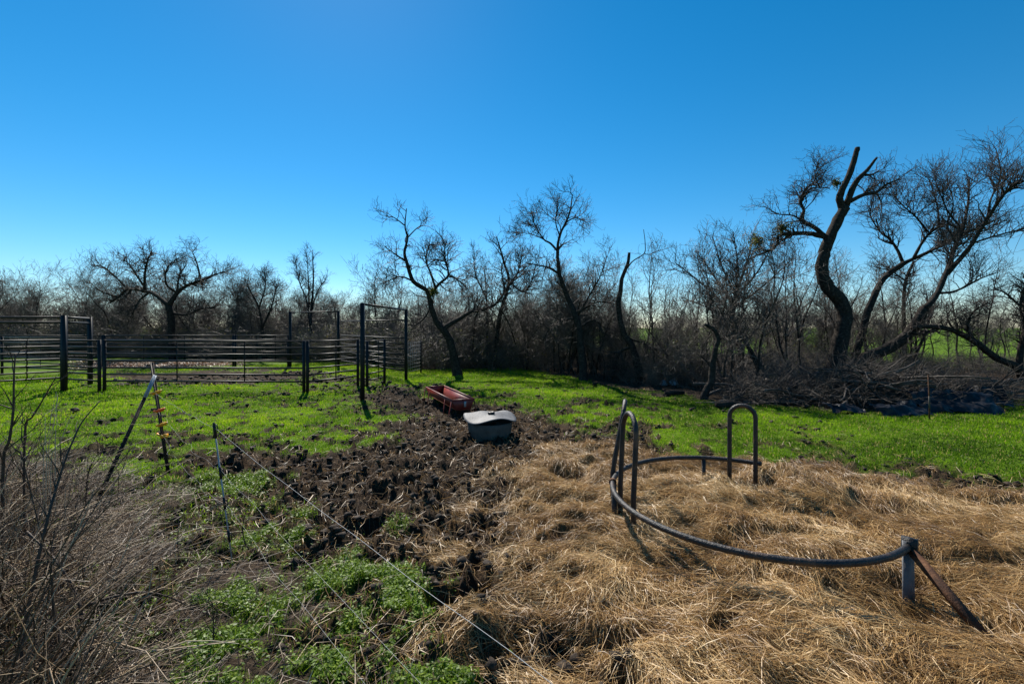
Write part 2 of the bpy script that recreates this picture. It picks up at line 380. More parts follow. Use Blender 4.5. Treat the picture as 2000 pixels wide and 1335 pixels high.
def make_straw():
    rng = np.random.default_rng(21)
    hz = lambda x, y: zones(x, y)[0]
    n = 96000; xy = sector(n, 1.9, 10.5, -22, 64, hz, rng, 1.0)
    th = 5.5*vn(xy[:, 0]*.8, xy[:, 1]*.8, 91) + 2.2*vn(xy[:, 0]*2.5, xy[:, 1]*2.5, 92) + rng.normal(0, .55, n)
    L = rng.gamma(3.5, .038, n).clip(.03, .38)
    clump = (fbm(xy[:, 0]*1.5, xy[:, 1]*1.5, 93, 3)-.5)*1.0+(vn(xy[:, 0]*7, xy[:, 1]*7, 94)-.5)*.35
    rnd = (.56+clump+rng.normal(0, .19, n)).clip(0, 1)
    mb = ribbons(xy, L, th, rng.uniform(.002, .0042, n), np.abs(rng.normal(0, .035, n))*(rng.random(n) < .3), np.abs(rng.normal(0, .016, n)), rng, rnd=rnd)
    tag(mb.build('spilled_hay', M['straw']), 'loose golden hay strewn around the steel ring feeder', 'hay', kind='stuff')
    md = lambda x, y: zones(x, y)[1]*(.25+.75*sm(5.0, .5, -polysd(HAY, x, y)))*.9
    n = 9000; xy = sector(n, 2.0, 9.5, -40, 60, md, rng, 1.0)
    mb = ribbons(xy, rng.gamma(4, .03, n).clip(.04, .3), rng.uniform(0, 6.28, n), rng.uniform(.0025, .0045, n), np.abs(rng.normal(0, .03, n)), np.abs(rng.normal(0, .015, n)), rng,
                 rnd=rng.uniform(0, .75, n))
    tag(mb.build('trampled_straw', M['straw']), 'thin straw trampled into the dark churned mud', 'straw', kind='stuff')
def make_litter():
    rng = np.random.default_rng(22)
    lf = lambda x, y: zones(x, y)[3]*(polysd(LIT, x, y) > -.6)*(.12+.88*sm(520, 100, 1000+x/np.maximum(y, .3)*F))
    n = 15000; xy = sector(n, 1.7, 8.5, -60, 0, lf, rng, 1.0)
    mb = ribbons(xy, rng.gamma(3.5, .055, n).clip(.05, .6), .5*np.pi*vn(xy[:, 0], xy[:, 1], 95)+rng.normal(.5, .8, n), rng.uniform(.0022, .0055, n),
                 np.abs(rng.normal(0, .06, n))*(rng.random(n) < .5), np.abs(rng.normal(0, .03, n)), rng, rnd=(rng.beta(1.3, 1.7, n)))
    tag(mb.build('dry_litter', M['drystem']), 'flattened dead stems and grass littering the soil beside the wire', 'dry litter', kind='stuff')
def blades(xy, h, w, rng, per, spreadr, rnd, lean=.5):
    n = len(xy)*per; bx = np.repeat(xy, per, 0)+rng.normal(0, 1, (n, 2))*np.repeat(spreadr, per)[:, None]
    hh = np.repeat(h, per)*rng.uniform(.5, 1.15, n); ww = np.repeat(w, per)*rng.uniform(.6, 1.2, n)
    z = G(bx[:, 0], bx[:, 1])-.004; a = rng.uniform(0, 6.28, n); la = rng.uniform(0, 6.28, n); ll = np.abs(rng.normal(0, lean, n))*hh
    B = np.stack([bx[:, 0], bx[:, 1], z], 1); sx = np.stack([np.cos(a), np.sin(a), 0*a], 1)*ww[:, None]*.5
    tip = B+np.stack([np.cos(la)*ll, np.sin(la)*ll, np.sqrt(np.maximum(hh**2-.5*np.minimum(ll, hh)**2, .0001))], 1)
    V = np.stack([B-sx, B+sx, tip], 1).reshape(-1, 3); T = np.arange(n*3).reshape(-1, 3)
    return MB().add(V, T, attr=np.repeat((np.repeat(rnd, per)+rng.normal(0, .12, n)).clip(0, 1), 3))
def make_grass():
    rng = np.random.default_rng(23)
    gf = lambda x, y: zones(x, y)[2]*(np.hypot(x, y) > 4.5)
    n = 50000; xy = sector(n, 4.5, 24, -56, 56, gf, rng, 1.1); r = np.hypot(*xy.T)
    rnd = .40+1.5*(fbm(xy[:, 0]*.9, xy[:, 1]*.9, 97)-.5)+.7*(fbm(xy[:, 0]*4, xy[:, 1]*4, 96)-.5)+.13*rng.normal(0, 1, n)-.22*sm(-1, 5, xy[:, 0])
    mb = blades(xy, .022+.035*vn(xy[:, 0]*1.5, xy[:, 1]*1.5, 98)+.0008*r, .006+.0009*r, rng, 6, .03+.002*r, rnd)
    mb.A[0] = np.where(np.repeat(rng.random(len(mb.A[0])//3) < .07, 3), 1.0, mb.A[0]*.97)
    tag(mb.build('grass', M['grass']), 'short bright green winter grass over the paddock', 'grass', kind='stuff')
    # low weeds in the near green patches: small leaves
    wf = lambda x, y: zones(x, y)[2]*(np.hypot(x, y) < 6.5)
    n = 26000; xy = sector(n, 1.7, 6.6, -58, 20, wf, rng, 1.0)
    c = np.concatenate([xy, (G(*xy.T)+rng.uniform(.004, .05, n))[:, None]], 1)
    a = rng.uniform(0, 6.28, n); e = rng.uniform(-.7, .9, n); s = rng.uniform(.007, .017, n)
    d = np.stack([np.cos(a)*np.cos(e), np.sin(a)*np.cos(e), np.sin(e)], 1)*s[:, None]; q = np.stack([-np.sin(a), np.cos(a), 0*a+.2], 1)*s[:, None]*.45
    V = np.stack([c-d, c+q, c+d, c-q], 1).reshape(-1, 3)
    mb = MB().add(V, np.arange(n*4).reshape(-1, 4), attr=np.repeat(rng.random(n), 4))
    n2 = 5000; xy2 = sector(n2, 1.7, 6.6, -58, 20, wf, rng, 1.0)
    b2 = blades(xy2, rng.uniform(.04, .09, n2), np.full(n2, .005), rng, 4, np.full(n2, .02), rng.random(n2)*.8)
    mb.add(np.concatenate(b2.V), *[f for f in b2.F], attr=np.concatenate(b2.A))
    tag(mb.build('low_weeds', M['weed']), 'low green weeds sprouting in patches among the dry litter', 'weeds', kind='stuff')
def make_clods():
    rng = np.random.default_rng(24)
    mf = lambda x, y: zones(x, y)[1]
    n = 8000; xy = sector(n, 2.0, 20, -45, 52, mf, rng, 1.0)
    ico = np.array([(0,0,1),(.89,0,.45),(.28,.85,.45),(-.72,.53,.45),(-.72,-.53,.45),(.28,-.85,.45),(.72,.53,-.45),(-.28,.85,-.45),(-.89,0,-.45),(-.28,-.85,-.45),(.72,-.53,-.45),(0,0,-1)])
    fc = np.array([(0,1,2),(0,2,3),(0,3,4),(0,4,5),(0,5,1),(1,6,2),(2,7,3),(3,8,4),(4,9,5),(5,10,1),(2,6,7),(3,7,8),(4,8,9),(5,9,10),(1,10,6),(6,11,7),(7,11,8),(8,11,9),(9,11,10),(10,11,6)])
    s = rng.gamma(2.2, .009, n).clip(.006, .042)*np.clip(np.hypot(*xy.T)/9, 1, 2)
    V = ico[None]*(s[:, None, None]*rng.uniform(.3, 1.6, (n, 12, 1)))*np.array([1, 1, .7]); th = rng.uniform(0, 6.28, n)
    c_, s_ = np.cos(th)[:, None], np.sin(th)[:, None]
    V = np.stack([V[..., 0]*c_-V[..., 1]*s_, V[..., 0]*s_+V[..., 1]*c_, V[..., 2]], -1)
    V = V+np.concatenate([xy, (G(*xy.T)+s*.25)[:, None]], 1)[:, None]
    mb = MB().add(V.reshape(-1, 3), (np.arange(n)[:, None, None]*12+fc[None]).reshape(-1, 3))
    M['clod'] = mat('mud_clods', simple([(.3, (.014, .010, .008)), (.55, (.045, .031, .021)), (.8, (.10, .070, .046))], 30, .85, bump=.6, bscale=90, spec=.25))
    tag(mb.build('mud_clods', M['clod'], smooth=False), 'dark broken clods of hoof-churned mud', 'mud', kind='stuff')
def fallen_leaves():
    rng = np.random.default_rng(29); n = 9000; u = rng.uniform(130, 480, n); v = rng.uniform(702, 720, n); d = CAMH*F/(v-HZ); x = (u-1000)/F*d
    k = sm(-.6, .8, polysd(LEAFY, x, d)+rng.normal(0, .5, n)) > rng.random(n); x, d = x[k], d[k]; n = len(x); c = np.stack([x, d, G(x, d)+rng.uniform(.005, .05, n)], 1)
    a = rng.uniform(0, 6.28, n); e = rng.uniform(-.6, .6, n); s_ = rng.uniform(.03, .06, n); t = np.stack([np.cos(a)*np.cos(e), np.sin(a)*np.cos(e), np.sin(e)], 1)*s_[:, None]; q = nrm(np.cross(t, rng.normal(0, .4, (n, 3))+[0, 0, 1]))*s_[:, None]*.55
    M['deadleaf'] = mat('dead_leaves', blade([(0, (.10, .045, .022)), (.5, (.24, .12, .06)), (1, (.42, .27, .16))], .3))
    tag(MB().add(np.stack([c-t, c+q, c+t, c-q], 1).reshape(-1, 3), np.arange(n*4).reshape(-1, 4), attr=np.repeat(rng.random(n), 4)).build('fallen_leaves', M['deadleaf']), 'strip of reddish-brown fallen leaves at the back of the corral', 'leaves', kind='stuff')
fallen_leaves(); make_straw(); make_litter(); make_grass(); make_clods()

# ------------------------------------------------------------------ branching
def spawn(P, R, n, l0, l1, rng, K=4, ang=(25, 65), up=.25, curl=.28, tmin=.2, rmax=.012, rend=.0025, droop=0.0, rfrac=.6, wts=None):
    N, K0, _ = P.shape
    seg = np.linalg.norm(np.diff(P, axis=1), axis=2).sum(1); w = seg if wts is None else seg*wts
    i = rng.choice(N, n, p=w/w.sum()); t = tmin+(1-tmin)*rng.random(n)**.85; u = t*(K0-1); k = np.minimum(u.astype(int), K0-2); f = (u-k)[:, None]
    a, b = P[i, k], P[i, k+1]; p0 = a*(1-f)+b*f; T = nrm(b-a)
    rv = rng.normal(0, 1, (n, 3)); perp = nrm(rv-(rv*T).sum(1, keepdims=True)*T)
    A = np.radians(rng.uniform(*ang, n)+8)[:, None]
    d = nrm(T*np.cos(A)+perp*np.sin(A)+np.array([0, 0, up])); L = rng.uniform(l0, l1, n)*(1.15-.5*t)
    pts = [p0]; step = L/(K-1)
    for q in range(K-1):
        d = nrm(d+rng.normal(0, curl, (n, 3))+np.array([0, 0, up*.25-droop])); pts.append(pts[-1]+d*step[:, None])
    r0 = np.minimum(((1-f[:, 0])*R[i, k]+f[:, 0]*R[i, k+1])*rfrac+.001, rmax)
    fr = np.linspace(0, 1, K)[None]; Rr = np.maximum(r0[:, None]*(1-fr)+rend*fr*.6, rend*.6)
    return np.stack(pts, 1), Rr
def leaves(P, n, size, rng, near=.12):
    N, K, _ = P.shape; i = rng.integers(0, N, n); k = rng.integers(0, K, n)
    c = P[i, k]+rng.normal(0, near, (n, 3)); a = rng.uniform(0, 6.28, n); e = rng.uniform(-1.2, 1.2, n); s = size*rng.uniform(.6, 1.3, n)
    d = np.stack([np.cos(a)*np.cos(e), np.sin(a)*np.cos(e), np.sin(e)], 1)*s[:, None]; q = nrm(np.cross(d, rng.normal(0, 1, (n, 3))))*s[:, None]*.5
    return MB().add(np.stack([c-d, c+q, c+d, c-q], 1).reshape(-1, 3), np.arange(n*4).reshape(-1, 4), attr=np.repeat(rng.random(n), 4))

def hero(name, d, limbs, label, seed, n2=70, n3=420, n4=1000, l2=(.5, 1.4), l3=(.25, .7), l4=(.15, .48), up=.3, spread=.45, trunk=1, curl=.28, cat='tree', bare=(), group=None, mistle=(), tw='twig', base=None):
    """tree traced limb by limb; each limb keeps its own depth; limbs: (points px, r0 px, r1 px[, attach depth offset, end offset])"""
    rng = np.random.default_rng(seed); k = d/F
    bx, by = base if base else (limbs[0][0][0][0], None)
    x0 = (limbs[0][0][0][0]-1000)/F*d; gz = g1(x0, d)
    root = thing(name, (x0, d, gz), label, cat, group); off = np.array([x0, d, gz])
    ends = {}
    polys, rads = [], []; mbt = MB(); mbl = MB()
    for q, lb in enumerate(limbs):
        pts, r0, r1 = lb[:3]
        # depth at the start: taken from the nearest point of earlier limbs
        p2 = np.array(pts, float); d0 = 0.0
        if q:
            best = 1e9
            for pp in ends.values():
                dd = np.hypot(pp[:, 0]-p2[0, 0], pp[:, 1]-p2[0, 1]); j = dd.argmin()
                if dd[j] < best: best = dd[j]; d0 = pp[j, 2]
        Ls = np.linalg.norm(np.diff(p2, axis=0), axis=1); s = np.concatenate([[0], np.cumsum(Ls)]); dl = rng.uniform(-1, 1)*spread*s[-1]*k*(0.25 if q == 0 else 1)
        dep = d0+dl*(s/s[-1])**1.2; ends[q] = np.column_stack([p2, dep])
        P3 = np.array([at(a, b, d+e) for (a, b), e in zip(p2, dep)])
        if q < trunk and P3[0, 2] > gz-.1: P3 = np.concatenate([[[P3[0, 0], P3[0, 1], gz-.15]], P3])
        sp = smooth_path(P3, 4); n = len(sp); rr = (np.linspace(1, 0, n)**1.05*(r0-r1)+r1)*k*(.8 if name == 'broken_tree' else .74 if r0 >= 16 else .64)
        if q < trunk: rr = rr*(1+.55*np.exp(-np.linspace(0, 1, n)*14))
        jitter = rng.normal(0, 1, sp.shape)*rr[:, None]*.05; sp = sp+jitter
        tubes((sp-off)[None], rr[None], 12 if r0*k > .05 else 6, .09, rng, cap=True).build('trunk' if q < trunk else 'limb', M['bark'], root)
        if q not in bare:
            rs = resample(np.column_stack([sp, rr]), 12); polys.append(rs[:, :3]); rads.append(rs[:, 3])
    P, R = np.array(polys), np.array(rads)
    zc = P[:, :, 2].mean(1); wts = np.where(np.arange(len(P)) < trunk-len([b for b in bare if b < trunk]), .25, 1.0)
    n2, n3, n4 = int(n2*1.4), int(n3*1.6), int(n4*1.0); curl = curl*.95; up = up*.55; l2 = (l2[0]*.8, l2[1]*.8); l3 = (l3[0]*.9, l3[1]*.95); l4 = (.12, .42)
    P2, R2 = spawn(P, R, n2, *l2, rng, 5, up=up, curl=curl, rmax=.026, rend=.009, wts=wts, tmin=.25)
    A, B = np.concatenate([resample_b(P, 5), P2]), np.concatenate([R[:, [0, 3, 6, 8, 11]], R2])
    P3_, R3 = spawn(A, B, n3, *l3, rng, 4, up=up, curl=curl+.05, rmax=.011, rend=.007, wts=np.r_[wts*.4, np.ones(len(P2))])
    P4, R4 = spawn(P3_, R3, n4, *l4, rng, 3, up=up, curl=curl+.05, rmax=.007, rend=.006)
    o3 = off[None, None]
    mb = MB(); tubes(P2-o3, R2, 4, mb=mb); tubes(P3_-o3, R3, 3, mb=mb); tubes(P4-o3, R4, 3, mb=mb)
    mb.build('crown', M[tw], root)
    for (mx, my, mr) in mistle:
        c = at(mx, my, d+ends_depth(ends, mx, my))-off; rr = mr*k
        st = np.array([c+rng.normal(0, .04, 3)*rr for _ in range(30)])[:, None, :]
        dr = nrm(rng.normal(0, 1, (30, 3)))[:, None, :]*rr*np.linspace(0, 1, 4)[None, :, None]
        ml = leaves(st+dr, 420, .05*max(rr/.3, .6), rng, rr*.22); tubes(st+dr, np.full((30, 4), .004), 3, mb=ml); tag(ml.build('mistletoe', M['leaf'], root), kind='stuff')
    return root
def resample_b(P, K):
    idx = np.linspace(0, P.shape[1]-1, K).astype(int); return P[:, idx]
def ends_depth(ends, x, y):
    best, v = 1e9, 0
    for pp in ends.values():
        dd = np.hypot(pp[:, 0]-x, pp[:, 1]-y); j = dd.argmin()
        if dd[j] < best: best, v = dd[j], pp[j, 2]
    return v

# ------------------------------------------------------------------ traced trees
hero('broken_tree', 14.9, [
    ([(1630,742),(1640,667),(1651,622),(1642,590),(1617,561),(1606,532),(1608,505),(1617,474),(1637,429),(1651,404)], 19, 11),
    ([(1648,412),(1640,392),(1642,378),(1658,343),(1670,308),(1675,288)], 9, 5.5),
    ([(1652,402),(1671,357),(1694,332),(1712,308)], 8, 2.5),
    ([(1690,342),(1703,341),(1716,334)], 3.2, 1.4),
    ([(1655,396),(1685,381),(1712,375),(1730,361),(1756,350)], 5.5, 1.5),
    ([(1625,466),(1608,462),(1581,456),(1550,456),(1521,460),(1518,478),(1496,492),(1473,500)], 7, 2),
    ([(1615,465),(1590,444),(1566,429),(1570,411),(1563,393),(1572,372),(1588,357)], 5.5, 2),
    ([(1564,395),(1581,370),(1600,366),(1620,368)], 2.6, 1.2),
    ([(1566,429),(1545,420),(1520,418),(1497,405)], 2.4, 1),
    ([(1600,366),(1592,340),(1600,310)], 1.8, .8),
    ([(1712,375),(1722,400),(1718,430)], 2, .8)],
    'tall dead-topped tree with twisted trunk and two snapped upright limbs', 101, n2=90, n3=520, n4=1300, l2=(.4, 1.2), bare=(0, 1, 2),
    mistle=[(1481,472,16), (1528,446,15), (1634,358,10)], spread=.3)
hero('leaning_tree', 15.2, [
    ([(1648,732),(1672,712),(1698,694),(1738,678),(1774,651),(1793,626),(1806,602)], 17, 11),
    ([(1806,602),(1826,580),(1849,529),(1868,475),(1880,449),(1891,395),(1893,350)], 9, 2),
    ([(1849,535),(1880,500),(1899,475),(1929,426),(1967,372),(2005,352),(2040,345)], 7, 2),
    ([(1836,572),(1860,570),(1885,560),(1914,544),(1945,533)], 4, 1.5),
    ([(1868,475),(1850,440),(1862,400),(1850,350)], 3, 1),
    ([(1929,426),(1935,390),(1955,340),(1945,290)], 3, 1),
    ([(1880,449),(1850,410),(1830,360)], 3, 1),
    ([(1899,475),(1940,462),(1990,450),(2030,455)], 3.2, 1.2),
    ([(1774,651),(1800,652),(1830,645)], 6, 3)],
    'dark tree leaning away from the brush heap with an upswept bare crown', 102, n2=130, n3=760, n4=1100, l2=(.6, 1.7), l3=(.4, 1.15), up=.75, spread=.6, bare=(0,))
hero('arched_tree', 14.6, [
    ([(1999,748),(1996,735),(1985,716),(1945,698),(1909,671),(1864,646),(1815,637),(1780,640)], 13, 6),
    ([(1993,735),(1992,690),(2002,640),(1995,590),(2010,540)], 9, 4),
    ([(1909,671),(1890,640),(1900,610),(1930,590)], 4, 1.5),
    ([(1864,646),(1850,620),(1860,600)], 3, 1.2),
    ([(1995,600),(1960,570),(1930,565)], 3.5, 1.2)],
    'bowed trunk arching low over the field behind the dark sheeting', 103, n2=80, n3=420, n4=900, l2=(.4, 1.1), up=.25)
hero('forked_tree', 16.6, [
    ([(1668,722),(1673,689),(1685,644),(1698,599),(1725,545),(1765,514)], 12, 8),
    ([(1765,514),(1807,495),(1845,475),(1883,456),(1925,445)], 6, 2),
    ([(1765,516),(1750,483),(1735,465),(1719,452),(1711,426)], 5, 1.5),
    ([(1784,505),(1800,475),(1815,456),(1835,440)], 5, 1.8),
    ([(1812,452),(1790,425),(1765,403),(1742,380)], 3, 1),
    ([(1835,442),(1830,400),(1815,350)], 3, 1),
    ([(1719,452),(1700,420),(1708,380)], 2.5, 1)],
    'slanting forked tree close behind the twisted broken trunk', 104, n2=120, n3=680, n4=1000, l2=(.6, 1.6), l3=(.4, 1.15), up=.8, spread=.6, bare=(0,))
hero('clump_tree', 17.5, [
    ([(1772,735),(1768,700),(1766,650),(1765,594),(1769,548),(1785,510)], 7, 3.5),
    ([(1774,733),(1790,690),(1805,655),(1815,620),(1810,580)], 6, 2.5),
    ([(1772,735),(1778,700),(1780,670),(1775,630)], 4, 2),
    ([(1769,548),(1750,535),(1735,520)], 3, 1.2)],
    'three slim stems rising from one stump behind the brush heap', 105, n2=60, n3=350, n4=800, trunk=3, up=.4)
hero('bent_stump_tree', 11.1, [
    ([(1374,784),(1378,765),(1389,745),(1392,709),(1398,681),(1403,660),(1393,643),(1376,633)], 13, 5),
    ([(1401,665),(1425,655),(1450,650)], 3, 1),
    ([(1391,720),(1375,700),(1360,690)], 2.5, .9),
    ([(1385,640),(1380,600),(1392,570)], 2.5, .9)],
    'short hooked trunk without a top at the grass edge', 106, n2=26, n3=170, n4=420, l2=(.4, 1.0), bare=(0,))
hero('snapped_tree', 14.6, [
    ([(1252,757),(1249,735),(1243,706),(1234,675),(1221,656),(1212,629),(1208,595),(1212,567),(1215,543),(1226,515),(1229,493)], 13, 4.2),
    ([(1225,523),(1237,509),(1258,495),(1260,475),(1257,448)], 2.2, .9),
    ([(1258,495),(1268,497),(1281,492)], 1.3, .7),
    ([(1221,657),(1240,665),(1262,672),(1290,700)], 3.5, 1.2),
    ([(1234,676),(1210,690),(1196,740)], 5, 4)],
    'thin leaning trunk snapped off at the top with one wispy side branch', 107, n2=30, n3=230, n4=500, l2=(.3, .9), bare=(0, 1), up=.1)
hero('slanting_tree', 13.8, [
    ([(1486,756),(1484,735),(1476,706),(1455,666),(1436,647),(1420,640)], 10, 4.5),
    ([(1440,650),(1430,610),(1437,572),(1440,540)], 6, 2),
    ([(1455,666),(1480,640),(1500,600)], 3.5, 1.2)],
    'slanting bark-dark trunk between the hooked stump and the brush heap', 108, n2=50, n3=300, n4=700, up=.35)
hero('fan_tree', 17.2, [
    ([(1452,742),(1446,690),(1432,630),(1437,574)], 8, 5),
    ([(1434,620),(1400,580),(1360,545),(1318,512)], 3.5, 1), ([(1436,600),(1395,540),(1360,490)], 3.5, 1), ([(1437,576),(1410,520),(1392,462)], 3.5, 1),
    ([(1437,574),(1440,510),(1432,452)], 3.5, 1), ([(1437,574),(1460,510),(1472,455)], 3.5, 1), ([(1437,580),(1480,530),(1510,475)], 3.5, 1), ([(1436,600),(1500,550),(1548,505)], 3.5, 1),
    ([(1432,630),(1380,600),(1330,580)], 3, 1)],
    'round fan-shaped bare crown beside the mistletoe limb', 109, n2=110, n3=680, n4=900, l2=(.6, 1.5), up=.5, spread=.6, bare=(0,), curl=.18)
hero('upright_tree', 15.1, [
    ([(1140,742),(1137,700),(1131,643),(1122,612),(1106,574),(1093,536),(1089,492),(1093,461),(1112,417),(1118,380)], 14, 1.5),
    ([(1092,534),(1075,524),(1062,520),(1030,514)], 4.5, 1.5), ([(1089,490),(1075,475),(1062,467),(1045,440),(1038,415)], 4, 1), ([(1122,612),(1145,600),(1166,590),(1203,593)], 4.5, 1.2),
    ([(1128,618),(1155,570),(1172,540),(1186,500)], 3, .9), ([(1093,461),(1085,430),(1092,395)], 2.4, .8), ([(1104,435),(1125,425),(1150,437)], 2.4, .8),
    ([(1125,622),(1100,625),(1075,640),(1060,665)], 4, 1.2), ([(1131,640),(1160,625),(1190,650)], 3.5, 1.2), ([(1062,467),(1040,458),(1010,452)], 2, .8)],
    'tall slim tree with high open crown and bushy skirt at its waist', 110, n2=110, n3=600, n4=1500, l2=(.4, 1.3), up=.35)
hero('crooked_tree', 16.8, [
    ([(892,724),(885,690),(876,659),(860,638),(851,625),(842,599),(834,568),(807,549),(794,511),(790,492),(796,464),(791,442),(794,407)], 14, 1.2),
    ([(866,642),(880,632),(895,624),(920,609),(952,602),(974,587),(993,558),(1027,530)], 8, 1.5),
    ([(838,580),(857,555),(876,536),(867,498),(872,470)], 5, 1.2), ([(850,560),(840,530),(832,508),(838,480),(850,478)], 3.5, 1.2), ([(794,511),(770,495),(750,480)], 3, .9),
    ([(796,464),(815,445),(830,440)], 2.2, .8), ([(790,440),(770,425),(752,422)], 2, .8), ([(807,549),(780,540),(745,555)], 3, 1), ([(876,536),(892,545),(915,565)], 3, 1),
    ([(974,587),(985,570),(980,530),(985,500)], 3, 1), ([(842,600),(825,625),(800,640)], 3, 1)],
    'crooked double-crowned tree with long limb reaching sideways past the tall gate frame', 111, n2=130, n3=700, n4=1800, l2=(.4, 1.2), up=.3,
    mistle=[(846,570,11)])
hero('twin_stem_tree', 19.5, [
    ([(966,705),(974,627),(983,593),(994,549),(985,515),(977,486),(970,462)], 8, 1.5), ([(950,705),(952,627),(949,561),(945,520)], 5, 1.2),
    ([(990,560),(1012,530),(1020,490)], 3, 1), ([(994,549),(1025,570),(1045,530)], 3, 1), ([(950,580),(930,540),(925,500)], 2.5, .9)],
    'twin upright stems standing behind the long sideways limb', 112, n2=90, n3=550, n4=1300, l2=(.5, 1.4), trunk=2, up=.4)
hero('spreading_oak', 24.5, [
    ([(337,702),(335,660),(335,627),(330,596)], 11, 9), ([(330,597),(304,576),(282,568),(249,565),(231,581),(215,590)], 6, 2), ([(282,568),(283,535),(289,506),(297,493)], 4, 1.5),
    ([(330,596),(346,572),(366,557),(392,548),(418,537),(440,530)], 7, 1.5), ([(346,572),(325,555),(326,524),(348,504)], 3.5, 1), ([(337,612),(366,614),(392,603),(420,600)], 4, 1.2),
    ([(249,565),(225,540),(200,520),(180,520)], 3, 1), ([(282,560),(255,520),(240,505)], 3, 1), ([(392,548),(385,515),(375,490)], 3, 1), ([(231,581),(200,570),(185,560)], 2.5, 1),
    ([(346,572),(350,540),(365,515)], 3, 1), ([(290,572),(270,590),(255,620)], 3, 1)],
    'broad spreading dark oak beyond the corral rails', 113, n2=220, n3=1350, n4=2700, l2=(.6, 1.7), l3=(.35, .9), l4=(.15, .45), up=.25, spread=.8, curl=.35)
hero('slender_tree', 27, [
    ([(606,700),(608,605),(611,573),(612,541),(611,507),(611,489)], 5, .8), ([(606,640),(601,597),(595,575),(584,549),(577,509)], 3, .8), ([(604,600),(602,541),(599,492)], 2.2, .7),
    ([(610,605),(614,586),(625,560),(637,545)], 2.5, .8)],
    'slender upright tree poking above the wood behind the corral', 114, n2=60, n3=380, n4=900, l2=(.5, 1.2), up=.6, spread=.6)
hero('left_thicket_tree', 25, [
    ([(515,700),(512,640),(505,600),(490,570),(478,545)], 5, 1), ([(512,640),(530,600),(540,560)], 3.5, .9), ([(506,600),(518,560),(516,530)], 2.5, .8)],
    'spindly forked tree between the oak and the slender tree', 115, n2=60, n3=380, n4=900, l2=(.5, 1.2), up=.5)
bpy.data.objects['left_thicket_tree'].name = 'spindly_tree'

# ------------------------------------------------------------------ thicket: prototypes, then individual copies
def proto_tree(seed, H, stems, lean, n1, n2, n3, spreadx):
    rng = np.random.default_rng(seed); P = []; R = []
    for s in range(stems):
        p = np.array([rng.normal(0, .15), rng.normal(0, .15), -.15]); d = nrm(np.array([rng.normal(0, lean), rng.normal(0, lean), 1.0])); pts = [p]
        h = H*rng.uniform(.7, 1.0)
        for q in range(9): d = nrm(d+rng.normal(0, .16, 3)+np.array([0, 0, .08])); pts.append(pts[-1]+d*h/9)
        P.append(pts); R.append(np.linspace(.05*H/4*rng.uniform(.6, 1.2), .008, 10))
    P, R = np.array(P), np.array(R)
    mt = tubes(P, R, 6, .1, rng, cap=True).mesh('trunk', M['bark'])
    A, RA = spawn(P, R, n1, H*.2, H*.45, rng, 5, up=.35, rmax=.03, rend=.006, tmin=.12, ang=(25, 70))
    B, RB = spawn(np.concatenate([resample_b(P, 5), A]), np.concatenate([R[:, [0, 2, 4, 6, 9]], RA]), n2, H*.09, H*.22, rng, 4, up=.3, rmax=.013, rend=.005, tmin=.25)
    Cc, RC = spawn(B, RB, n3, .2, .6, rng, 3, up=.25, rmax=.008, rend=.007)
    mb = MB(); tubes(A, RA, 4, mb=mb); tubes(B, RB, 3, mb=mb); tubes(Cc, RC, 3, mb=mb)
    return mt, mb.mesh('crown', M['thicket']), None
def proto_shrub(seed, H, stems, n2, n3, leafy):
    rng = np.random.default_rng(seed); n = stems
    p = np.stack([rng.normal(0, .45, n), rng.normal(0, .45, n), np.full(n, -.1)], 1); d = nrm(np.stack([rng.normal(0, .5, n), rng.normal(0, .5, n), np.ones(n)], 1)); pts = [p]
    L = H*rng.uniform(.5, 1.15, n)
    for q in range(6): d = nrm(d+rng.normal(0, .22, (n, 3))+np.array([0, 0, .1-.11*q])); pts.append(pts[-1]+d*(L/6)[:, None])
    P = np.stack(pts, 1); P[:, :, 2] = np.maximum(P[:, :, 2], -.1); R = np.linspace(1, .25, 7)[None]*rng.uniform(.008, .018, n)[:, None]
    mt = tubes(P, R, 4, cap=True).mesh('stems', M['thicket'])
    A, RA = spawn(P, R, n2, .3, .9, rng, 4, up=.15, curl=.4, rmax=.009, rend=.005, ang=(30, 85)); B, RB = spawn(A, RA, n3, .15, .45, rng, 3, up=.1, curl=.4, rmax=.007, rend=.004, ang=(30, 85))
    mb = MB(); tubes(A, RA, 3, mb=mb); tubes(B, RB, 3, mb=mb)
    lf = leaves(np.concatenate([A]), leafy, .034, rng).mesh('leaves', M['leaf']) if leafy else None
    return mt, mb.mesh('twigs', M['thicket']), lf
TP = [proto_tree(300+i, h, st, ln, 20, 260, 1500, 1) for i, (h, st, ln) in enumerate([(4.6, 1, .12), (5.2, 2, .25), (4.0, 3, .3), (4.8, 2, .2), (3.6, 3, .4), (5.6, 1, .2)])]
SP = [proto_shrub(400+i, h, st, 380, 1300, lf) for i, (h, st, lf) in enumerate([(1.7, 22, 0), (2.3, 26, 260), (1.4, 20, 40), (2.0, 24, 420)])]
def place(pr, name, x, y, rz, sc, label, cat, group, names):
    r = thing(name, (x, y, g1(x, y)), label, cat, group, rz); r.scale = (sc,)*3
    for nm, me in zip(names, pr):
        if me is not None: link(nm, me, r)
EDGE = [(-250, 27.5), (0, 27), (300, 27), (560, 24.5), (700, 22.5), (830, 19.5), (1000, 19), (1130, 16.2), (1230, 14.2), (1380, 12.4), (1480, 12.2), (1650, 15.0), (1800, 16.4), (2000, 15.8), (2250, 15.5)]
def edge_d(px): return float(np.interp(px, [e[0] for e in EDGE], [e[1] for e in EDGE]))
rng = np.random.default_rng(55)
TK = ['single-stemmed', 'twin-stemmed tall', 'low three-stemmed', 'twin-stemmed upright', 'short wide-leaning', 'tall straight-stemmed']
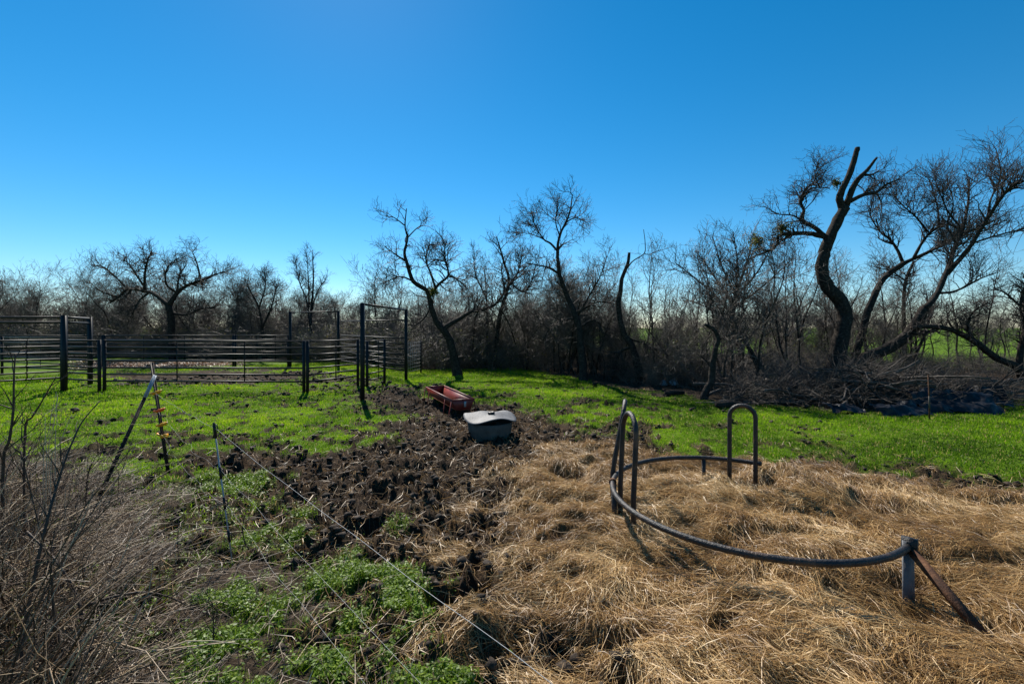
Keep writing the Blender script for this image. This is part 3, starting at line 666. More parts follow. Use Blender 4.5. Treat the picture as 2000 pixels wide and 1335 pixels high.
SK = ['dense arching', 'tall leafy-flecked', 'low rounded', 'green-flecked bushy']
def where(px): return ('behind the corral', 'behind the red trough and the crooked tree', 'behind the snapped and hooked trunks', 'on the field side of the brush heap')[0 if px < 800 else 1 if px < 1180 else 2 if px < 1640 else 3]
for i in range(150):
    px = (rng.uniform(-230, 1200) if i < 112 else rng.uniform(1200, 1640)) if i < 132 else rng.uniform(1640, 2230); e = edge_d(px); dep = e+1.0+(rng.random()**1.4)*(12 if px < 1640 else 16)
    hs = rng.uniform(.75, 1.1)*(1.15 if px < 780 else .82 if px < 1200 else .72); k = int(rng.integers(6))
    place(TP[k], 'thicket_tree', (px-1000)/F*dep, dep, rng.uniform(0, 6.28), hs, TK[k]+' leafless young tree in the wood '+where(px), 'tree', TK[k]+' young trees '+where(px), ('trunk', 'crown'))
for i in range(200):
    if i < 175: px = rng.uniform(-230, 830) if i < 125 else rng.uniform(830, 1180) if i < 155 else rng.uniform(1180, 1660); e = edge_d(px); dep = e+.2+(rng.random()**1.6)*8
    else: px = rng.uniform(1660, 2200); e = edge_d(px); dep = e+rng.uniform(-.5, 3)
    k = int(rng.integers(4))
    place(SP[k], 'thicket_shrub', (px-1000)/F*dep, dep, rng.uniform(0, 6.28), rng.uniform(.85, 1.35)*(1 if px < 800 else .85 if px < 1200 else .8 if px < 1660 else .45), SK[k]+' brown shrub in the undergrowth '+where(px), 'shrub', SK[k]+' shrubs '+where(px), ('stems', 'twigs', 'leaves'))
def proto_sapling(seed, H):
    rng = np.random.default_rng(seed); P = []; d = nrm(np.array([rng.normal(0, .14), rng.normal(0, .14), 1.])); p = np.array([0, 0, -.1]); pts = [p]
    for q in range(11): d = nrm(d+rng.normal(0, .11, 3)+[0, 0, .06]); pts.append(pts[-1]+d*H/11)
    P = np.array([pts]); R = np.linspace(.035, .006, 12)[None]*rng.uniform(.8, 1.3); mt = tubes(P, R, 6, .1, rng, cap=True).mesh('trunk', M['bark'])
    A, RA = spawn(P, R, 16, .4, 1.2, rng, 5, up=.3, curl=.22, rmax=.014, rend=.006, tmin=.25); B, RB = spawn(A, RA, 70, .2, .7, rng, 4, up=.2, curl=.25, rmax=.008, rend=.006); C_, RC = spawn(B, RB, 150, .12, .4, rng, 3, up=.2, rmax=.006, rend=.006)
    mb = MB(); tubes(A, RA, 4, mb=mb); tubes(B, RB, 3, mb=mb); tubes(C_, RC, 3, mb=mb); return mt, mb.mesh('crown', M['thicket']), None
SL = [proto_sapling(600+i, h) for i, h in enumerate((3.4, 4.2, 2.8, 3.8))]; LK = ['slim crooked', 'slim tall', 'slim low', 'slim leaning']
for i in range(135):
    px = rng.uniform(1400, 1720) if i > 119 else rng.uniform(830, 1660) if i < 84 else rng.uniform(1660, 2150) if i < 100 else rng.uniform(-100, 830); dep = edge_d(px)+.3+rng.random()*8; k = int(rng.integers(4))
    place(SL[k], 'sapling', (px-1000)/F*dep, dep, rng.uniform(0, 6.28), rng.uniform(.8, 1.15)*(1 if px < 1400 else 1.12), LK[k]+' bare sapling in the wood '+where(px), 'sapling', LK[k]+' saplings '+where(px), ('trunk', 'crown'))
def undergrowth():
    rng = np.random.default_rng(56); n = 7500; u_ = rng.random(n); px = np.where(u_ < .66, rng.uniform(-240, 800, n), np.where(u_ < .88, rng.uniform(800, 1660, n), rng.uniform(1640, 2230, n))); px = np.where((u_ > .91), rng.uniform(-240, 800, n), px); e = np.interp(px, [q[0] for q in EDGE], [q[1] for q in EDGE])
    dep = e+.3+rng.random(n)**1.3*9; x = (px-1000)/F*dep; L = rng.uniform(.5, 2.6, n)*np.where(px > 1640, .5, 1)*np.where(px > 830, .6, 1); P = [np.stack([x, dep, G(x, dep)-.05], 1)]; d = nrm(np.stack([rng.normal(0, .35, n), rng.normal(0, .35, n), np.ones(n)], 1))
    for q in range(4): d = nrm(d+rng.normal(0, .25, (n, 3))); P.append(P[-1]+d*(L/4)[:, None])
    P = np.stack(P, 1); R = rng.uniform(.005, .013, n)[:, None]*np.linspace(1, .5, 5)[None]; mb = MB(); tubes(P, R, 3, mb=mb)
    A, RA = spawn(P, R, 10000, .2, .9, rng, 3, up=.1, curl=.4, rmax=.007, rend=.007, ang=(25, 85)); tubes(A, RA, 3, mb=mb)
    tag(mb.build('undergrowth', M['thicket']), 'dense brown undergrowth filling the foot of the wood', 'undergrowth', kind='stuff')
undergrowth()
def far_wood():
    rng = np.random.default_rng(77); n = 700
    a = np.radians(rng.uniform(-62, 62, n)); r = 48*(420/48)**rng.random(n)**1.0; x, y = r*np.sin(a), r*np.cos(a)
    # the field on the right stays open for a while
    k = ~((a > math.radians(33)) & (r < 130)); x, y, r = x[k], y[k], r[k]; n = len(x)
    H = rng.uniform(3.2, 6.0, n)*np.clip(r/110, .8, 1.7); t = np.linspace(0, 1, 5)
    P = np.stack([x, y, 0*x-.2], 1)[:, None, :]+np.stack([rng.normal(0, .12, n), rng.normal(0, .12, n), np.ones(n)], 1)[:, None, :]*(H[:, None]*t)[..., None]
    R = np.clip(.03+.0003*r, 0, .16)[:, None]*np.linspace(1, .3, 5)[None]
    A, RA = spawn(P, R, n*9, 1.2, 3.0, rng, 4, up=.35, rmax=.06, rend=.02, tmin=.08); RA = np.maximum(RA, .018)
    B, RB = spawn(A, RA, n*10, .7, 1.9, rng, 3, up=.25, rmax=.03, rend=.02); RB = np.maximum(RB, .014)
    mb = MB(); tubes(P, R, 4, mb=mb); tubes(A, RA, 3, mb=mb); tubes(B, RB, 3, mb=mb)
    tag(mb.build('distant_wood', M['thicket']), 'far bare woodland along the horizon', 'woodland', kind='stuff')
far_wood()

# ------------------------------------------------------------------ corral
def pipe(mb, a, b, r, S=8): return tube1([a, b], r, S, True, mb)
def panel(name, A, B, label, group=None, zs=None, H=1.42, z0=.30, n=7, stays=(.36, .70), r=.023, posts=True, pr=.042, extra_top=None, leg_below=.35):
    (ax, ay), (bx, by) = A, B; ga, gb = g1(ax, ay), g1(bx, by)
    root = thing(name, (ax, ay, ga), label, 'fence', group); o = np.array([ax, ay, ga])
    a0 = np.array([0, 0, 0.]); b0 = np.array([bx-ax, by-ay, gb-ga]); u = nrm(b0)
    hs = np.linspace(z0, H-.02, n) if zs is None else zs
    ins = u*(pr if posts else 0)
    for h in hs:
        m = MB(); pipe(m, a0+ins+[0, 0, h], b0-ins+[0, 0, h], r); m.build('rail', M['fence'], root)
    for s in stays:
        p = a0+(b0-a0)*s; m = MB(); sd = np.array([-u[1], u[0], 0])*(r+.006)
        box(m, p+sd+[0, 0, (hs[0]+hs[-1])/2], .03, .010, hs[-1]-hs[0]+.05, ax=u, ay=np.array([-u[1], u[0], 0])); m.build('stay', M['fence'], root, smooth=False)
    if posts:
        for p in (a0, b0):
            m = MB(); pipe(m, p+[0, 0, -.25], p+[0, 0, H+.01], pr, 10); m.build('post', M['fence'], root)
    if extra_top:
        m = MB(); pipe(m, a0+[0, 0, extra_top], b0+[0, 0, extra_top], r); m.build('top_bar', M['fence'], root)
    return root
def frame(name, A, B, H, label, r=.05):
    (ax, ay), (bx, by) = A, B; ga, gb = g1(ax, ay), g1(bx, by); root = thing(name, (ax, ay, ga), label, 'gate frame')
    b0 = np.array([bx-ax, by-ay, gb-ga])
    for p in (np.zeros(3), b0):
        m = MB(); box(m, p+[0, 0, (H-.3)/2], .088, .088, H+.3); m.build('post', M['fence'], root, smooth=False)
    m = MB(); pipe(m, [0, 0, H-.03], b0+[0, 0, H-.03], .028); m.build('top_bar', M['fence'], root)
    return root
def off(p, dx, dy=0): return (p[0]+dx, p[1]+dy)
pL, pR = gp(199, 765), gp(597, 765)
panel('corral_fence', off(pL, .07), off(pR, -.05), 'long front corral panel with seven dark rails behind the leaning posts')
panel('corral_fence', gp(128, 760), off(pL, -.07), 'short front corral panel between the stout alley post and paired posts', stays=())
panel('corral_fence', off(pR, .05), gp(699, 752), 'corral side panel running back from the paired corner posts to the tall frame', stays=(.55,))
panel('corral_fence', gp(751, 746), gp(717, 753), 'short open corral gate leaf beside the entrance frame post', stays=(.4,), z0=.22)
frame('gate_frame', gp(708, 779), gp(793, 741), 2.40, 'tall pipe gate frame at the muddy corral entrance')
frame('gate_frame', gp(567, 716), gp(661, 718), 2.47, 'tall pipe gate frame at the back of the corral under the slender tree')
panel('corral_fence', off(gp(661, 718), .12), off(gp(793, 741), -.1, .1), 'back corral panel with high rusty top bar joining both tall frames', extra_top=2.02, stays=(.3, .72), posts=False)
panel('corral_fence', gp(460, 717), off(gp(567, 716), -.1), 'rear corral panel with sunlit rails beside the back gate frame', stays=(.4, .75))
panel('corral_fence', gp(205, 716), off(gp(460, 717), -.1), 'rear corral panel behind the brown leaf strip', stays=(.3, .62))
panel('corral_fence', gp(4, 731), gp(176, 741), 'alley panel of dark rails ending at the rear alley post', stays=(.45,))
panel('corral_fence', gp(-190, 779), gp(121, 757), 'alley panel with sun-glinting rails behind the tall dead weeds', stays=(.42, .75))
panel('corral_fence', gp(-260, 716), off(gp(205, 716), -.1), 'far corral panel seen through the alley rails', stays=(.3, .6))
def alley():
    A, B = gp(125, 765), gp(176, 750); root = thing('alley_frame', (*A, g1(*A)), 'square alley frame of stout posts with double overhead rails', 'gate frame'); a = np.zeros(3); b = np.array([B[0]-A[0], B[1]-A[1], 0])
    c = np.array([-4.5, .35, 0.0])
    for p, w in ((a, .105), (b, .095), (c, .1)):
        m = MB(); box(m, p+[0, 0, .9], w, w, 2.36); m.build('post', M['fence'], root, smooth=False)
    for h in (2.03, 1.89):
        m = MB(); pipe(m, a+[0, 0, h], b+[0, 0, h], .03); m.build('overhead_rail', M['fence'], root)
        m = MB(); pipe(m, a+[0, 0, h], c+[0, 0, h], .03); m.build('overhead_rail', M['fence'], root)
alley()
# small mesh gate behind the tall frame
def mesh_gate():
    A, B = gp(797, 735), gp(822, 727); root = thing('mesh_gate', (*A, g1(*A)), 'small wire mesh gate beside the far post of the entrance frame', 'gate'); b = np.array([B[0]-A[0], B[1]-A[1], 0])
    m = MB(); pipe(m, b+[0, 0, -.2], b+[0, 0, 1.25], .03); m.build('post', M['fence'], root)
    for h in np.linspace(.15, 1.2, 9): m = MB(); pipe(m, [0, 0, h], b+[0, 0, h], .007, 5); m.build('wire', M['wire'], root)
    for t in np.linspace(0, 1, 7): m = MB(); pipe(m, b*t+[0, 0, .12], b*t+[0, 0, 1.22], .007, 5); m.build('wire', M['wire'], root)
mesh_gate()

# ------------------------------------------------------------------ hay ring
RZ = .30
def ring():
    cx, cy, rx, ry = 1.99, 3.95, 1.09, 1.145; gz = g1(cx, cy)
    root = thing('hay_ring', (cx, cy, gz), 'open dark steel hay ring feeder half buried in loose hay', 'hay feeder'); o = np.array([cx, cy, gz])
    def pt(deg, z=RZ): a = math.radians(deg); return np.array([cx+rx*math.cos(a), cy+ry*math.sin(a), z])-o
    m = tube1([pt(a) for a in np.linspace(163, 306, 60)], .0235, 10); m.build('rail', M['steel'], root)
    m = tube1([pt(a) for a in np.linspace(163, 52, 50)], .0235, 10); m.build('rail', M['steel'], root)
    m = tube1([pt(163.9), pt(162.1)], .036, 10); m.build('coupling', M['rust'], root)
    def loop(p, q, h, lean, name='loop'):
        p, q = np.asarray(p), np.asarray(q); w = np.linalg.norm(q-p)/2; mid = (p+q)/2; u = nrm(q-p); pts = [p+[0, 0, -RZ-.15]]
        pts += [p+[0, 0, t] for t in (0, .3)]
        for a in np.linspace(180, 0, 13):
            pts.append(mid+u*w*math.cos(math.radians(a))+np.array([0, 0, h-w+w*math.sin(math.radians(a))]))
        pts += [q+[0, 0, t] for t in (.3, 0)]; pts.append(q+[0, 0, -RZ-.15]); pts = np.array(pts)
        k = np.clip(pts[:, 2:3]-p[2], 0, None)/max(h, .1); pts = pts+k*np.asarray(lean)[None]
        pts = pts+np.array([0, 0, 0.]); tube1(pts, .023, 10).build(name, M['steel'], root)
    def w(x, y): return np.array([x, y, RZ])-o
    loop(w(1.005, 4.22), w(1.03, 3.86), .69, (.03, 0, 0)); loop(w(1.005, 4.55), w(1.09, 4.88), .69, (.13, .02, 0)); loop(w(2.385, 4.99), w(2.60, 4.86), .61, (0, 0, 0))
    m = MB(); pipe(m, w(.955, 4.28), w(.95, 4.2)-[0, 0, .5], .026); m.build('leg', M['steel'], root)
    m = MB(); p = pt(82); pipe(m, p, p-[0, 0, .45], .022); m.build('leg', M['steel'], root)
    e = pt(306); m = MB(); ax = nrm(np.array([-.10, -.12, -.38])); ay = nrm(np.cross(ax, [0, 1, 0])); az = np.cross(ax, ay)
    box(m, e+ax*.2, .46, .075, .012, ax, ay, az); m.build('flat_leg', M['rubber'], root, smooth=False)
    m = MB(); box(m, e+[.01, .0, .01], .03, .085, .095, nrm(np.array([.8, .6, 0])), nrm(np.array([-.6, .8, 0]))); m.build('end_bracket', M['steel'], root, smooth=False)
    m = MB(); f = np.array([2.66, 2.50, -.02])-o; t = nrm(f-e); s = nrm(np.cross(t, [0, 0, 1])); box(m, (e+f)/2+t*.02, np.linalg.norm(f-e), .042, .042, t, s, np.cross(t, s)); m.build('brace', M['rust'], root, smooth=False)
ring()

# ------------------------------------------------------------------ trough and mineral tub
def trough():
    n0 = np.array([-1.17, 8.95]); n1 = np.array([-2.08, 11.0]); u = nrm(n1-n0); L = np.linalg.norm(n1-n0); v = np.array([u[1], -u[0]])
    gz = (g1(*n0)+g1(*n1))/2; root = thing('feed_trough', (n0[0], n0[1], gz), 'red metal feed trough on splayed legs standing in the mud', 'trough')
    U = np.array([*u, 0]); Vv = np.array([*v, 0]); Z = np.array([0, 0, 1.]); wt, wb, zt, zb = .45, .28, .335, .135
    def q(s, w, z): return U*s+Vv*(wt/2+w)+Z*z
    def slab(a, b, c, d, t, name, mt):
        a, b, c, d = map(np.asarray, (a, b, c, d)); n = nrm(np.cross(b-a, d-a))*t; m = MB(); m.add([a, b, c, d, a+n, b+n, c+n, d+n], [[0,3,2,1],[4,5,6,7],[0,1,5,4],[1,2,6,5],[2,3,7,6],[3,0,4,7]]); m.build(name, mt, root, smooth=False)
    slab(q(0, -wb/2, zb), q(L, -wb/2, zb), q(L, wb/2, zb), q(0, wb/2, zb), .006, 'floor', M['redrust'])
    for s in (-1, 1): slab(q(0.003, s*wb/2, zb+.008), q(L-.003, s*wb/2, zb+.008), q(L-.003, s*wt/2, zt), q(0.003, s*wt/2, zt), .006*s, 'side_panel', M['red'])
    for e in (0, L): slab(q(e, -wb/2-.004, zb-.003), q(e, wb/2+.004, zb-.003), q(e, wt/2+.01, zt), q(e, -wt/2-.01, zt), .006*(1 if e else -1), 'end_panel', M['red'])
    for s in (-1, 1): m = MB(); pipe(m, q(-.01, s*(wt/2+.006), zt+.006), q(L+.01, s*(wt/2+.006), zt+.006), .014, 8); m.build('rim', M['red'], root)
    for e in (0, L): m = MB(); pipe(m, q(e, -wt/2, zt+.007), q(e, wt/2, zt+.007), .013, 8); m.build('rim', M['red'], root)
    for e in (.05, .42, L-.42, L-.05):
        for s in (-1, 1):
            top = q(e+(.08 if e in (.42, L-.05) else -.02), s*(wt/2+.012), zt-.02); foot = q(e, s*(wt/2+.075), -.05); m = MB(); t = nrm(foot-top); bx = nrm(np.cross(t, Vv))
            box(m, (top+foot)/2, np.linalg.norm(foot-top), .034, .012, t, bx, np.cross(t, bx)); m.build('leg', M['red'], root, smooth=False)
    m = MB(); box(m, q(-.012, .03, .25), .045, .006, .11, Vv, U); m.build('label_plate', M['white'], root, smooth=False)
trough()
def tub():
    x, y = gp(957, 850); gz = g1(x, y); root = thing('mineral_feeder', (x, y, gz), 'round mineral tub with a wavy grey rubber lid in the mud', 'mineral feeder')
    prof = [(.345, -.12), (.355, 0), (.375, .15), (.385, .26), (.36, .262), (.34, .20), (.0, .19)]; prof = [(r*.95, z*.95) for r, z in prof]; n = 40; a = np.arange(n)*2*np.pi/n; V = []
    for r, z in prof: V += [(r*math.cos(t), r*math.sin(t), z) for t in a]
    Q = [[i*n+j, i*n+(j+1) % n, (i+1)*n+(j+1) % n, (i+1)*n+j] for i in range(len(prof)-1) for j in range(n)]
    MB().add(V, Q).build('tub', M['tub'], root)
    rr = np.linspace(.0, 1, 11); V = []; n = 56; a = np.arange(n)*2*np.pi/n
    for lay in (0, 1):
        for r in (rr if lay == 0 else rr[::-1]):
            z = .315+.045*(1-r**1.5)+r**1.5*.046*np.cos(3*a-np.radians(3*292))+.055*np.exp(-((r*np.cos(a)+.3)**2+(r*np.sin(a)-.5)**2)*7)-.012*lay
            V += list(zip(.43*r*np.cos(a), .41*r*np.sin(a), z))
    K = 22; Q = [[i*n+j, i*n+(j+1) % n, (i+1)*n+(j+1) % n, (i+1)*n+j] for i in range(K-1) for j in range(n)]
    lid = MB().add(V, Q).build('lid', M['rubber'], root)
    V = []; n = 20; a = np.arange(n)*2*np.pi/n
    for r, z in [(.055, .365), (.06, .388), (.045, .402), (.03, .392), (.0, .39)]: V += [(.02+r*math.cos(t), r*math.sin(t), z) for t in a]
    MB().add(V, [[i*n+j, i*n+(j+1) % n, (i+1)*n+(j+1) % n, (i+1)*n+j] for i in range(4) for j in range(n)]).build('cap', M['black'], lid)
tub()

# ------------------------------------------------------------------ leaning posts, step-in post and wires
def tsec(mb, a, b, w=.029, r=.004):
    a, b = np.asarray(a), np.asarray(b); t = nrm(b-a); s = nrm(np.cross(t, [0, 1, 0.1])); n = np.cross(t, s); L = np.linalg.norm(b-a); c = (a+b)/2
    box(mb, c, w, .006, L, s, n, t); box(mb, c+n*.019, .006, .030, L, s, n, t)
    for k in np.arange(.12, L-.05, .055): box(mb, a+t*k-n*.006, .012, .007, .018, s, n, t)
TB = np.array([*gp(338, 918), 0]); TB[2] = g1(TB[0], TB[1]); TT = at(297, 708, 5.62)
def tposts():
    root = thing('steel_post', tuple(TB), 'dark leaning steel post carrying orange and yellow wire insulators', 'fence post'); o = TB
    m = MB(); tsec(m, [0, 0, -.3], TT-o); m.build('shaft', M['tpost'], root, smooth=False)
    for (y, mt, dx) in ((763, 'yellow', 1), (796, 'orange', 1), (822, 'yellow', 1), (843, 'yellow', -1)):
        t = (918-y)/(918-708.); c = (TT-TB)*t; m = MB(); box(m, c+[0, -.02, 0], .062, .055, .038, ax=(1, 0, .25), az=(-.25, 0, 1)); tube1([c+[-.055*dx, -.04, -.01], c+[0, -.055, .005], c+[.06*dx, -.045, .02], c+[.078*dx, -.03, .03]], .012, 7, mb=m)
        ob = m.build('insulator', M[mt], root); 
    B = np.array([*gp(192, 968), 0]); B[2] = g1(B[0], B[1]); T = at(304, 733, 5.42)
    root = thing('brace_post', tuple(B), 'dark brace post with pale tip propped against the insulator post', 'fence post'); v = T-B
    m = MB(); tsec(m, v*-.12, v*.80); m.build('shaft', M['tpost'], root, smooth=False)
    m = MB(); tsec(m, v*.802, v); m.build('pale_tip', M['bluewhite'], root, smooth=False)
tposts()
SB = np.array([*gp(455, 1092), 0]); SB[2] = g1(SB[0], SB[1]); ST = at(418, 828, 3.47)
def on_step(y): t = (1092-y)/(1092-828.); return SB+(ST-SB)*t
EB = np.array([1.95, -.9, 0.]); EB[2] = g1(1.95, -.9)
def step_post(B, T, label, clips):
    root = thing('step_in_post', tuple(B), label, 'fence post', ); v = T-B; t = nrm(v)
    tube1([v*-.12, v*.93], .006, 8).build('rod', M['white'], root)
    tube1([v*.90, v*.965, v], [.009, .012, .010], 8).build('cap', M['black'], root)
    for c in clips:
        m = MB(); p = v*c; tube1([p-t*.045, p+t*.045], .0095, 8, mb=m); tube1([p-t*.03, p-t*.02+[.028, -.01, 0], p+t*.02+[.03, -.01, 0], p+t*.035+[.016, -.006, 0]], .004, 5, mb=m); m.build('clip', M['black'], root)
step_post(SB, ST, 'thin white step-in fence post with black clips beside the trampled mud', (.97, .66, .45, .22))
step_post(EB, EB+np.array([0, 0, 1.02]), 'thin white step-in fence post where the three wires end', (.97, .66, .45, .22))
def wires():
    for k, (yt, ys, ze) in enumerate(((763, 836, .97), (796, 913, .68), (843, 975, .47))):
        a = TB+(TT-TB)*((918-yt)/210.)+np.array([.02, -.06, 0]); b = on_step(ys)+np.array([.02, -.012, 0]); e = EB+np.array([0, -.01, ze])
        pts = []
        for p, q, sag, wob in ((a, b, .02+.04*k, .012+.012*k), (b, e, .035+.012*k, .011)):
            t = np.linspace(0, 1, 16); seg = p+(q-p)*t[:, None]; seg[:, 2] -= sag*4*t*(1-t); r_ = np.random.default_rng(900+k); seg[1:-1] += r_.normal(0, wob*.4, (14, 3)); pts.append(seg if not pts else seg[1:])
        pts = np.concatenate(pts)
        lab = ['topmost pale fence wire running past the white step-in post', 'middle slack fence wire strung between the posts', 'lowest slack fence wire strung near the dry litter'][k]
        tag(tube1(smooth_path(pts, 3), .001 if k == 0 else .0006, 5).build('fence_wire', M['wire']), lab, 'wire', 'fence wires')
wires()

# ------------------------------------------------------------------ foreground dead stalks and brush
def stalk(name, pts, d, r0, r1, label, seed, nb=8, lb=(.15, .5), cat='dead weed', mt='stalk', d1=None, n3=0, base=True):
    rng = np.random.default_rng(seed); n = len(pts); ds = np.linspace(d, d if d1 is None else d1, n); P3 = np.array([at(a, b, q) for (a, b), q in zip(pts, ds)])
    gz = g1(P3[0, 0], P3[0, 1])
    if base: P3 = np.concatenate([[[P3[0, 0], P3[0, 1], min(gz-.05, P3[0, 2]-.02)]], P3])
    P3[:, 2] = np.maximum(P3[:, 2], G(P3[:, 0], P3[:, 1])-.06)
    o = P3[0].copy(); sp = smooth_path(P3, 4); rr = np.linspace(r0, r1, len(sp)); root = thing(name, tuple(o), label, cat)
    tubes((sp-o)[None], rr[None], 7, .15, rng, cap=True).build('stem', M[mt], root)
    if nb:
        rs = resample(np.column_stack([sp, rr]), 12); A, RA = spawn(rs[None, :, :3], rs[None, :, 3], nb, *lb, rng, 5, up=.3, rmax=.006, rend=.0015, tmin=.3, ang=(20, 50), curl=.15)
        mb = MB(); tubes(A-o, RA, 4, mb=mb)
        if n3: B, RB = spawn(A, RA, n3, .05, .22, rng, 4, up=.2, rmax=.003, rend=.001, curl=.2); tubes(B-o, RB, 3, mb=mb)
        mb.build('side_shoots', M[mt], root)
stalk('dead_stalk', [(38,1330),(45,1238),(60,1163),(80,1068),(97,998),(110,953),(126,902),(144,857),(162,821),(195,783)], 2.25, .011, .003, 'long dark dead stalk slanting up past the rail fence', 1, 9, (.1, .4), d1=2.9, n3=14)
stalk('dead_stalk', [(165,1335),(150,1322),(122,1272),(105,1195),(100,1105)], 2.3, .008, .005, 'bare curved dead stalk bowing from the litter', 2, 1, (.1, .2))
stalk('broken_stalk', [(186,1298),(175,1250),(162,1220),(157,1186),(148,1158),(120,1110),(98,1082),(52,1037)], 2.45, .011, .006, 'thick rusty-brown dead stalk snapped over at its middle', 3, 4, (.15, .35), d1=2.7)
stalk('fallen_stick', [(155,1187),(220,1165),(280,1156),(330,1165),(376,1187)], 2.55, .009, .003, 'brown stick lying snapped across the dry litter', 4, 4, (.1, .25), base=False, d1=2.8)
stalk('dead_stalk', [(300,1118),(346,1113),(347,1060),(349,1012)], 3.3, .005, .003, 'short upright bare twig in the litter before the posts', 5, 0)
stalk('dead_stalk', [(485,1072),(478,1058),(474,1030),(480,1000),(490,985)], 3.6, .006, .002, 'small bent dark twig beside the foot of the white step-in post', 6, 1, (.05, .15))
stalk('dead_stalk', [(6,905),(18,860),(26,800),(27,740),(30,690)], 3.3, .012, .004, 'stout dark weed stem rising before the alley rails', 7, 12, (.15, .5), n3=26)
stalk('dead_stalk', [(48,850),(62,815),(78,790),(98,755),(110,735)], 3.6, .009, .003, 'leaning dark weed stem below the alley post', 8, 10, (.15, .45), n3=24)
stalk('dead_stalk', [(168,960),(172,930),(180,905),(200,870)], 4.0, .006, .002, 'slim dark weed under the brace post', 9, 9, (.15, .5), n3=20)
stalk('dead_stalk', [(135,1180),(110,1140),(85,1060),(60,960),(40,880)], 2.8, .007, .003, 'reddish dead cane crossing the slanting stalk', 10, 8, (.1, .4), n3=12)
stalk('fallen_stick', [(503,1335),(510,1280),(518,1262),(530,1248)], 2.42, .008, .005, 'short grey stick lying among the low weeds', 11, 0, base=False, d1=2.75)
stalk('dead_stalk', [(415,1300),(417,1250),(416,1200),(414,1170)], 2.5, .005, .002, 'small upright twiggy dead weed among the green patches', 12, 12, (.05, .15), n3=30)
stalk('fallen_stick', [(0,1290),(60,1270),(130,1245),(200,1225)], 2.35, .010, .006, 'long brown cane lying flat under the curved stalk', 13, 0, base=False, d1=2.6)
stalk('fallen_stick', [(200,1280),(160,1262),(110,1245),(60,1215),(30,1170)], 2.4, .008, .004, 'dark arched cane tangled beneath the broken stalk', 14, 3, base=False)
def brush():
    rng = np.random.default_rng(88)
    def wf(x, y):
        px = 1000+x/y*F; return sm(250, 10, px)*(y > 1.8)*(polysd(LIT, x, y) > -.3)
    n = 2900; xy = sector(n, 2.0, 7.0, -68, -34, wf, rng, 1.0); px = 1000+xy[:, 0]/xy[:, 1]*F
    tall = sm(260, 0, px); L = rng.uniform(.15, .5, n)+tall*rng.uniform(.1, 1.0, n); z = G(*xy.T); P = [np.concatenate([xy, (z-.02)[:, None]], 1)]
    d = nrm(np.stack([rng.normal(.15, .65, n), rng.normal(0, .65, n), np.ones(n)*.8], 1)); K = 6
    for q in range(K-1):
        d = nrm(d+rng.normal(0, .22, (n, 3))+np.stack([0*tall, 0*tall, (-.10-.06*q)*(1-.6*tall)], 1)); nx = P[-1]+d*(L/(K-1))[:, None]; nx[:, 2] = np.maximum(nx[:, 2], z+.01); P.append(nx)
    P = np.stack(P, 1); R = (.0014+.006*rng.random(n)**3)[:, None]*np.linspace(1, .4, K)[None]; mb = MB(); tubes(P, R, 3, mb=mb, attr=rng.beta(1.0, 1.15, n))
    A, RA = spawn(P, R, 5000, .05, .36, rng, 3, up=.05, curl=.4, rmax=.0022, rend=.001, ang=(20, 80)); tubes(A, RA, 3, mb=mb, attr=rng.beta(1.3, 1.9, 5000))
    tag(mb.build('dead_brush', M['drystem']), 'tangled grey dead brush and weed stems beside the wire', 'brush', kind='stuff')
    n = 420; xy = sector(n, 2.0, 6.0, -66, -36, wf, rng, 1.0); z = G(*xy.T); P = [np.concatenate([xy, (z-.02)[:, None]], 1)]; d = nrm(np.stack([rng.normal(.3, .8, n), rng.normal(0, .8, n), np.ones(n)*.9], 1)); L = rng.uniform(.45, 1.25, n)
    for q in range(7): d = nrm(d+rng.normal(0, .1, (n, 3))+np.array([0, 0, -.16])); nx = P[-1]+d*(L/7)[:, None]; nx[:, 2] = np.maximum(nx[:, 2], z+.01); P.append(nx)
    mb = tubes(np.stack(P, 1), rng.uniform(.002, .0048, n)[:, None]*np.linspace(1, .4, 8)[None], 4, attr=rng.random(n))
    tag(mb.build('dead_canes', M['drystem']), 'arching dead canes tangled through the grey brush', 'canes', kind='stuff')
    # pale dry grass stalks at the top of the brush
    for k, (a, b, c, e, dd) in enumerate([(85,880,110,765,3.7), (95,880,113,775,3.75), (108,860,112,770,3.7), (90,930,88,815,3.5), (100,900,140,810,3.6), (128,960,175,907,3.6)]):
        stalk('grass_stalk', [(a, b), ((a*2+c)/3+2, (b*2+e)/3), ((a+2*c)/3, (b+2*e)/3), (c, e)], dd, .0032, .0015, 'pale straw-coloured dry grass stalk standing above the dead brush', 60+k, 0, cat='dry grass', mt='drystalk')
M['drystalk'] = mat('pale_grass_stalk', simple([(.3, (.34, .28, .18)), (.7, (.52, .45, .32))], 8, .6))
brush()
for o in bpy.data.objects:
    if o.name.startswith('grass_stalk'): o['group'] = 'pale grass stalks above the brush'

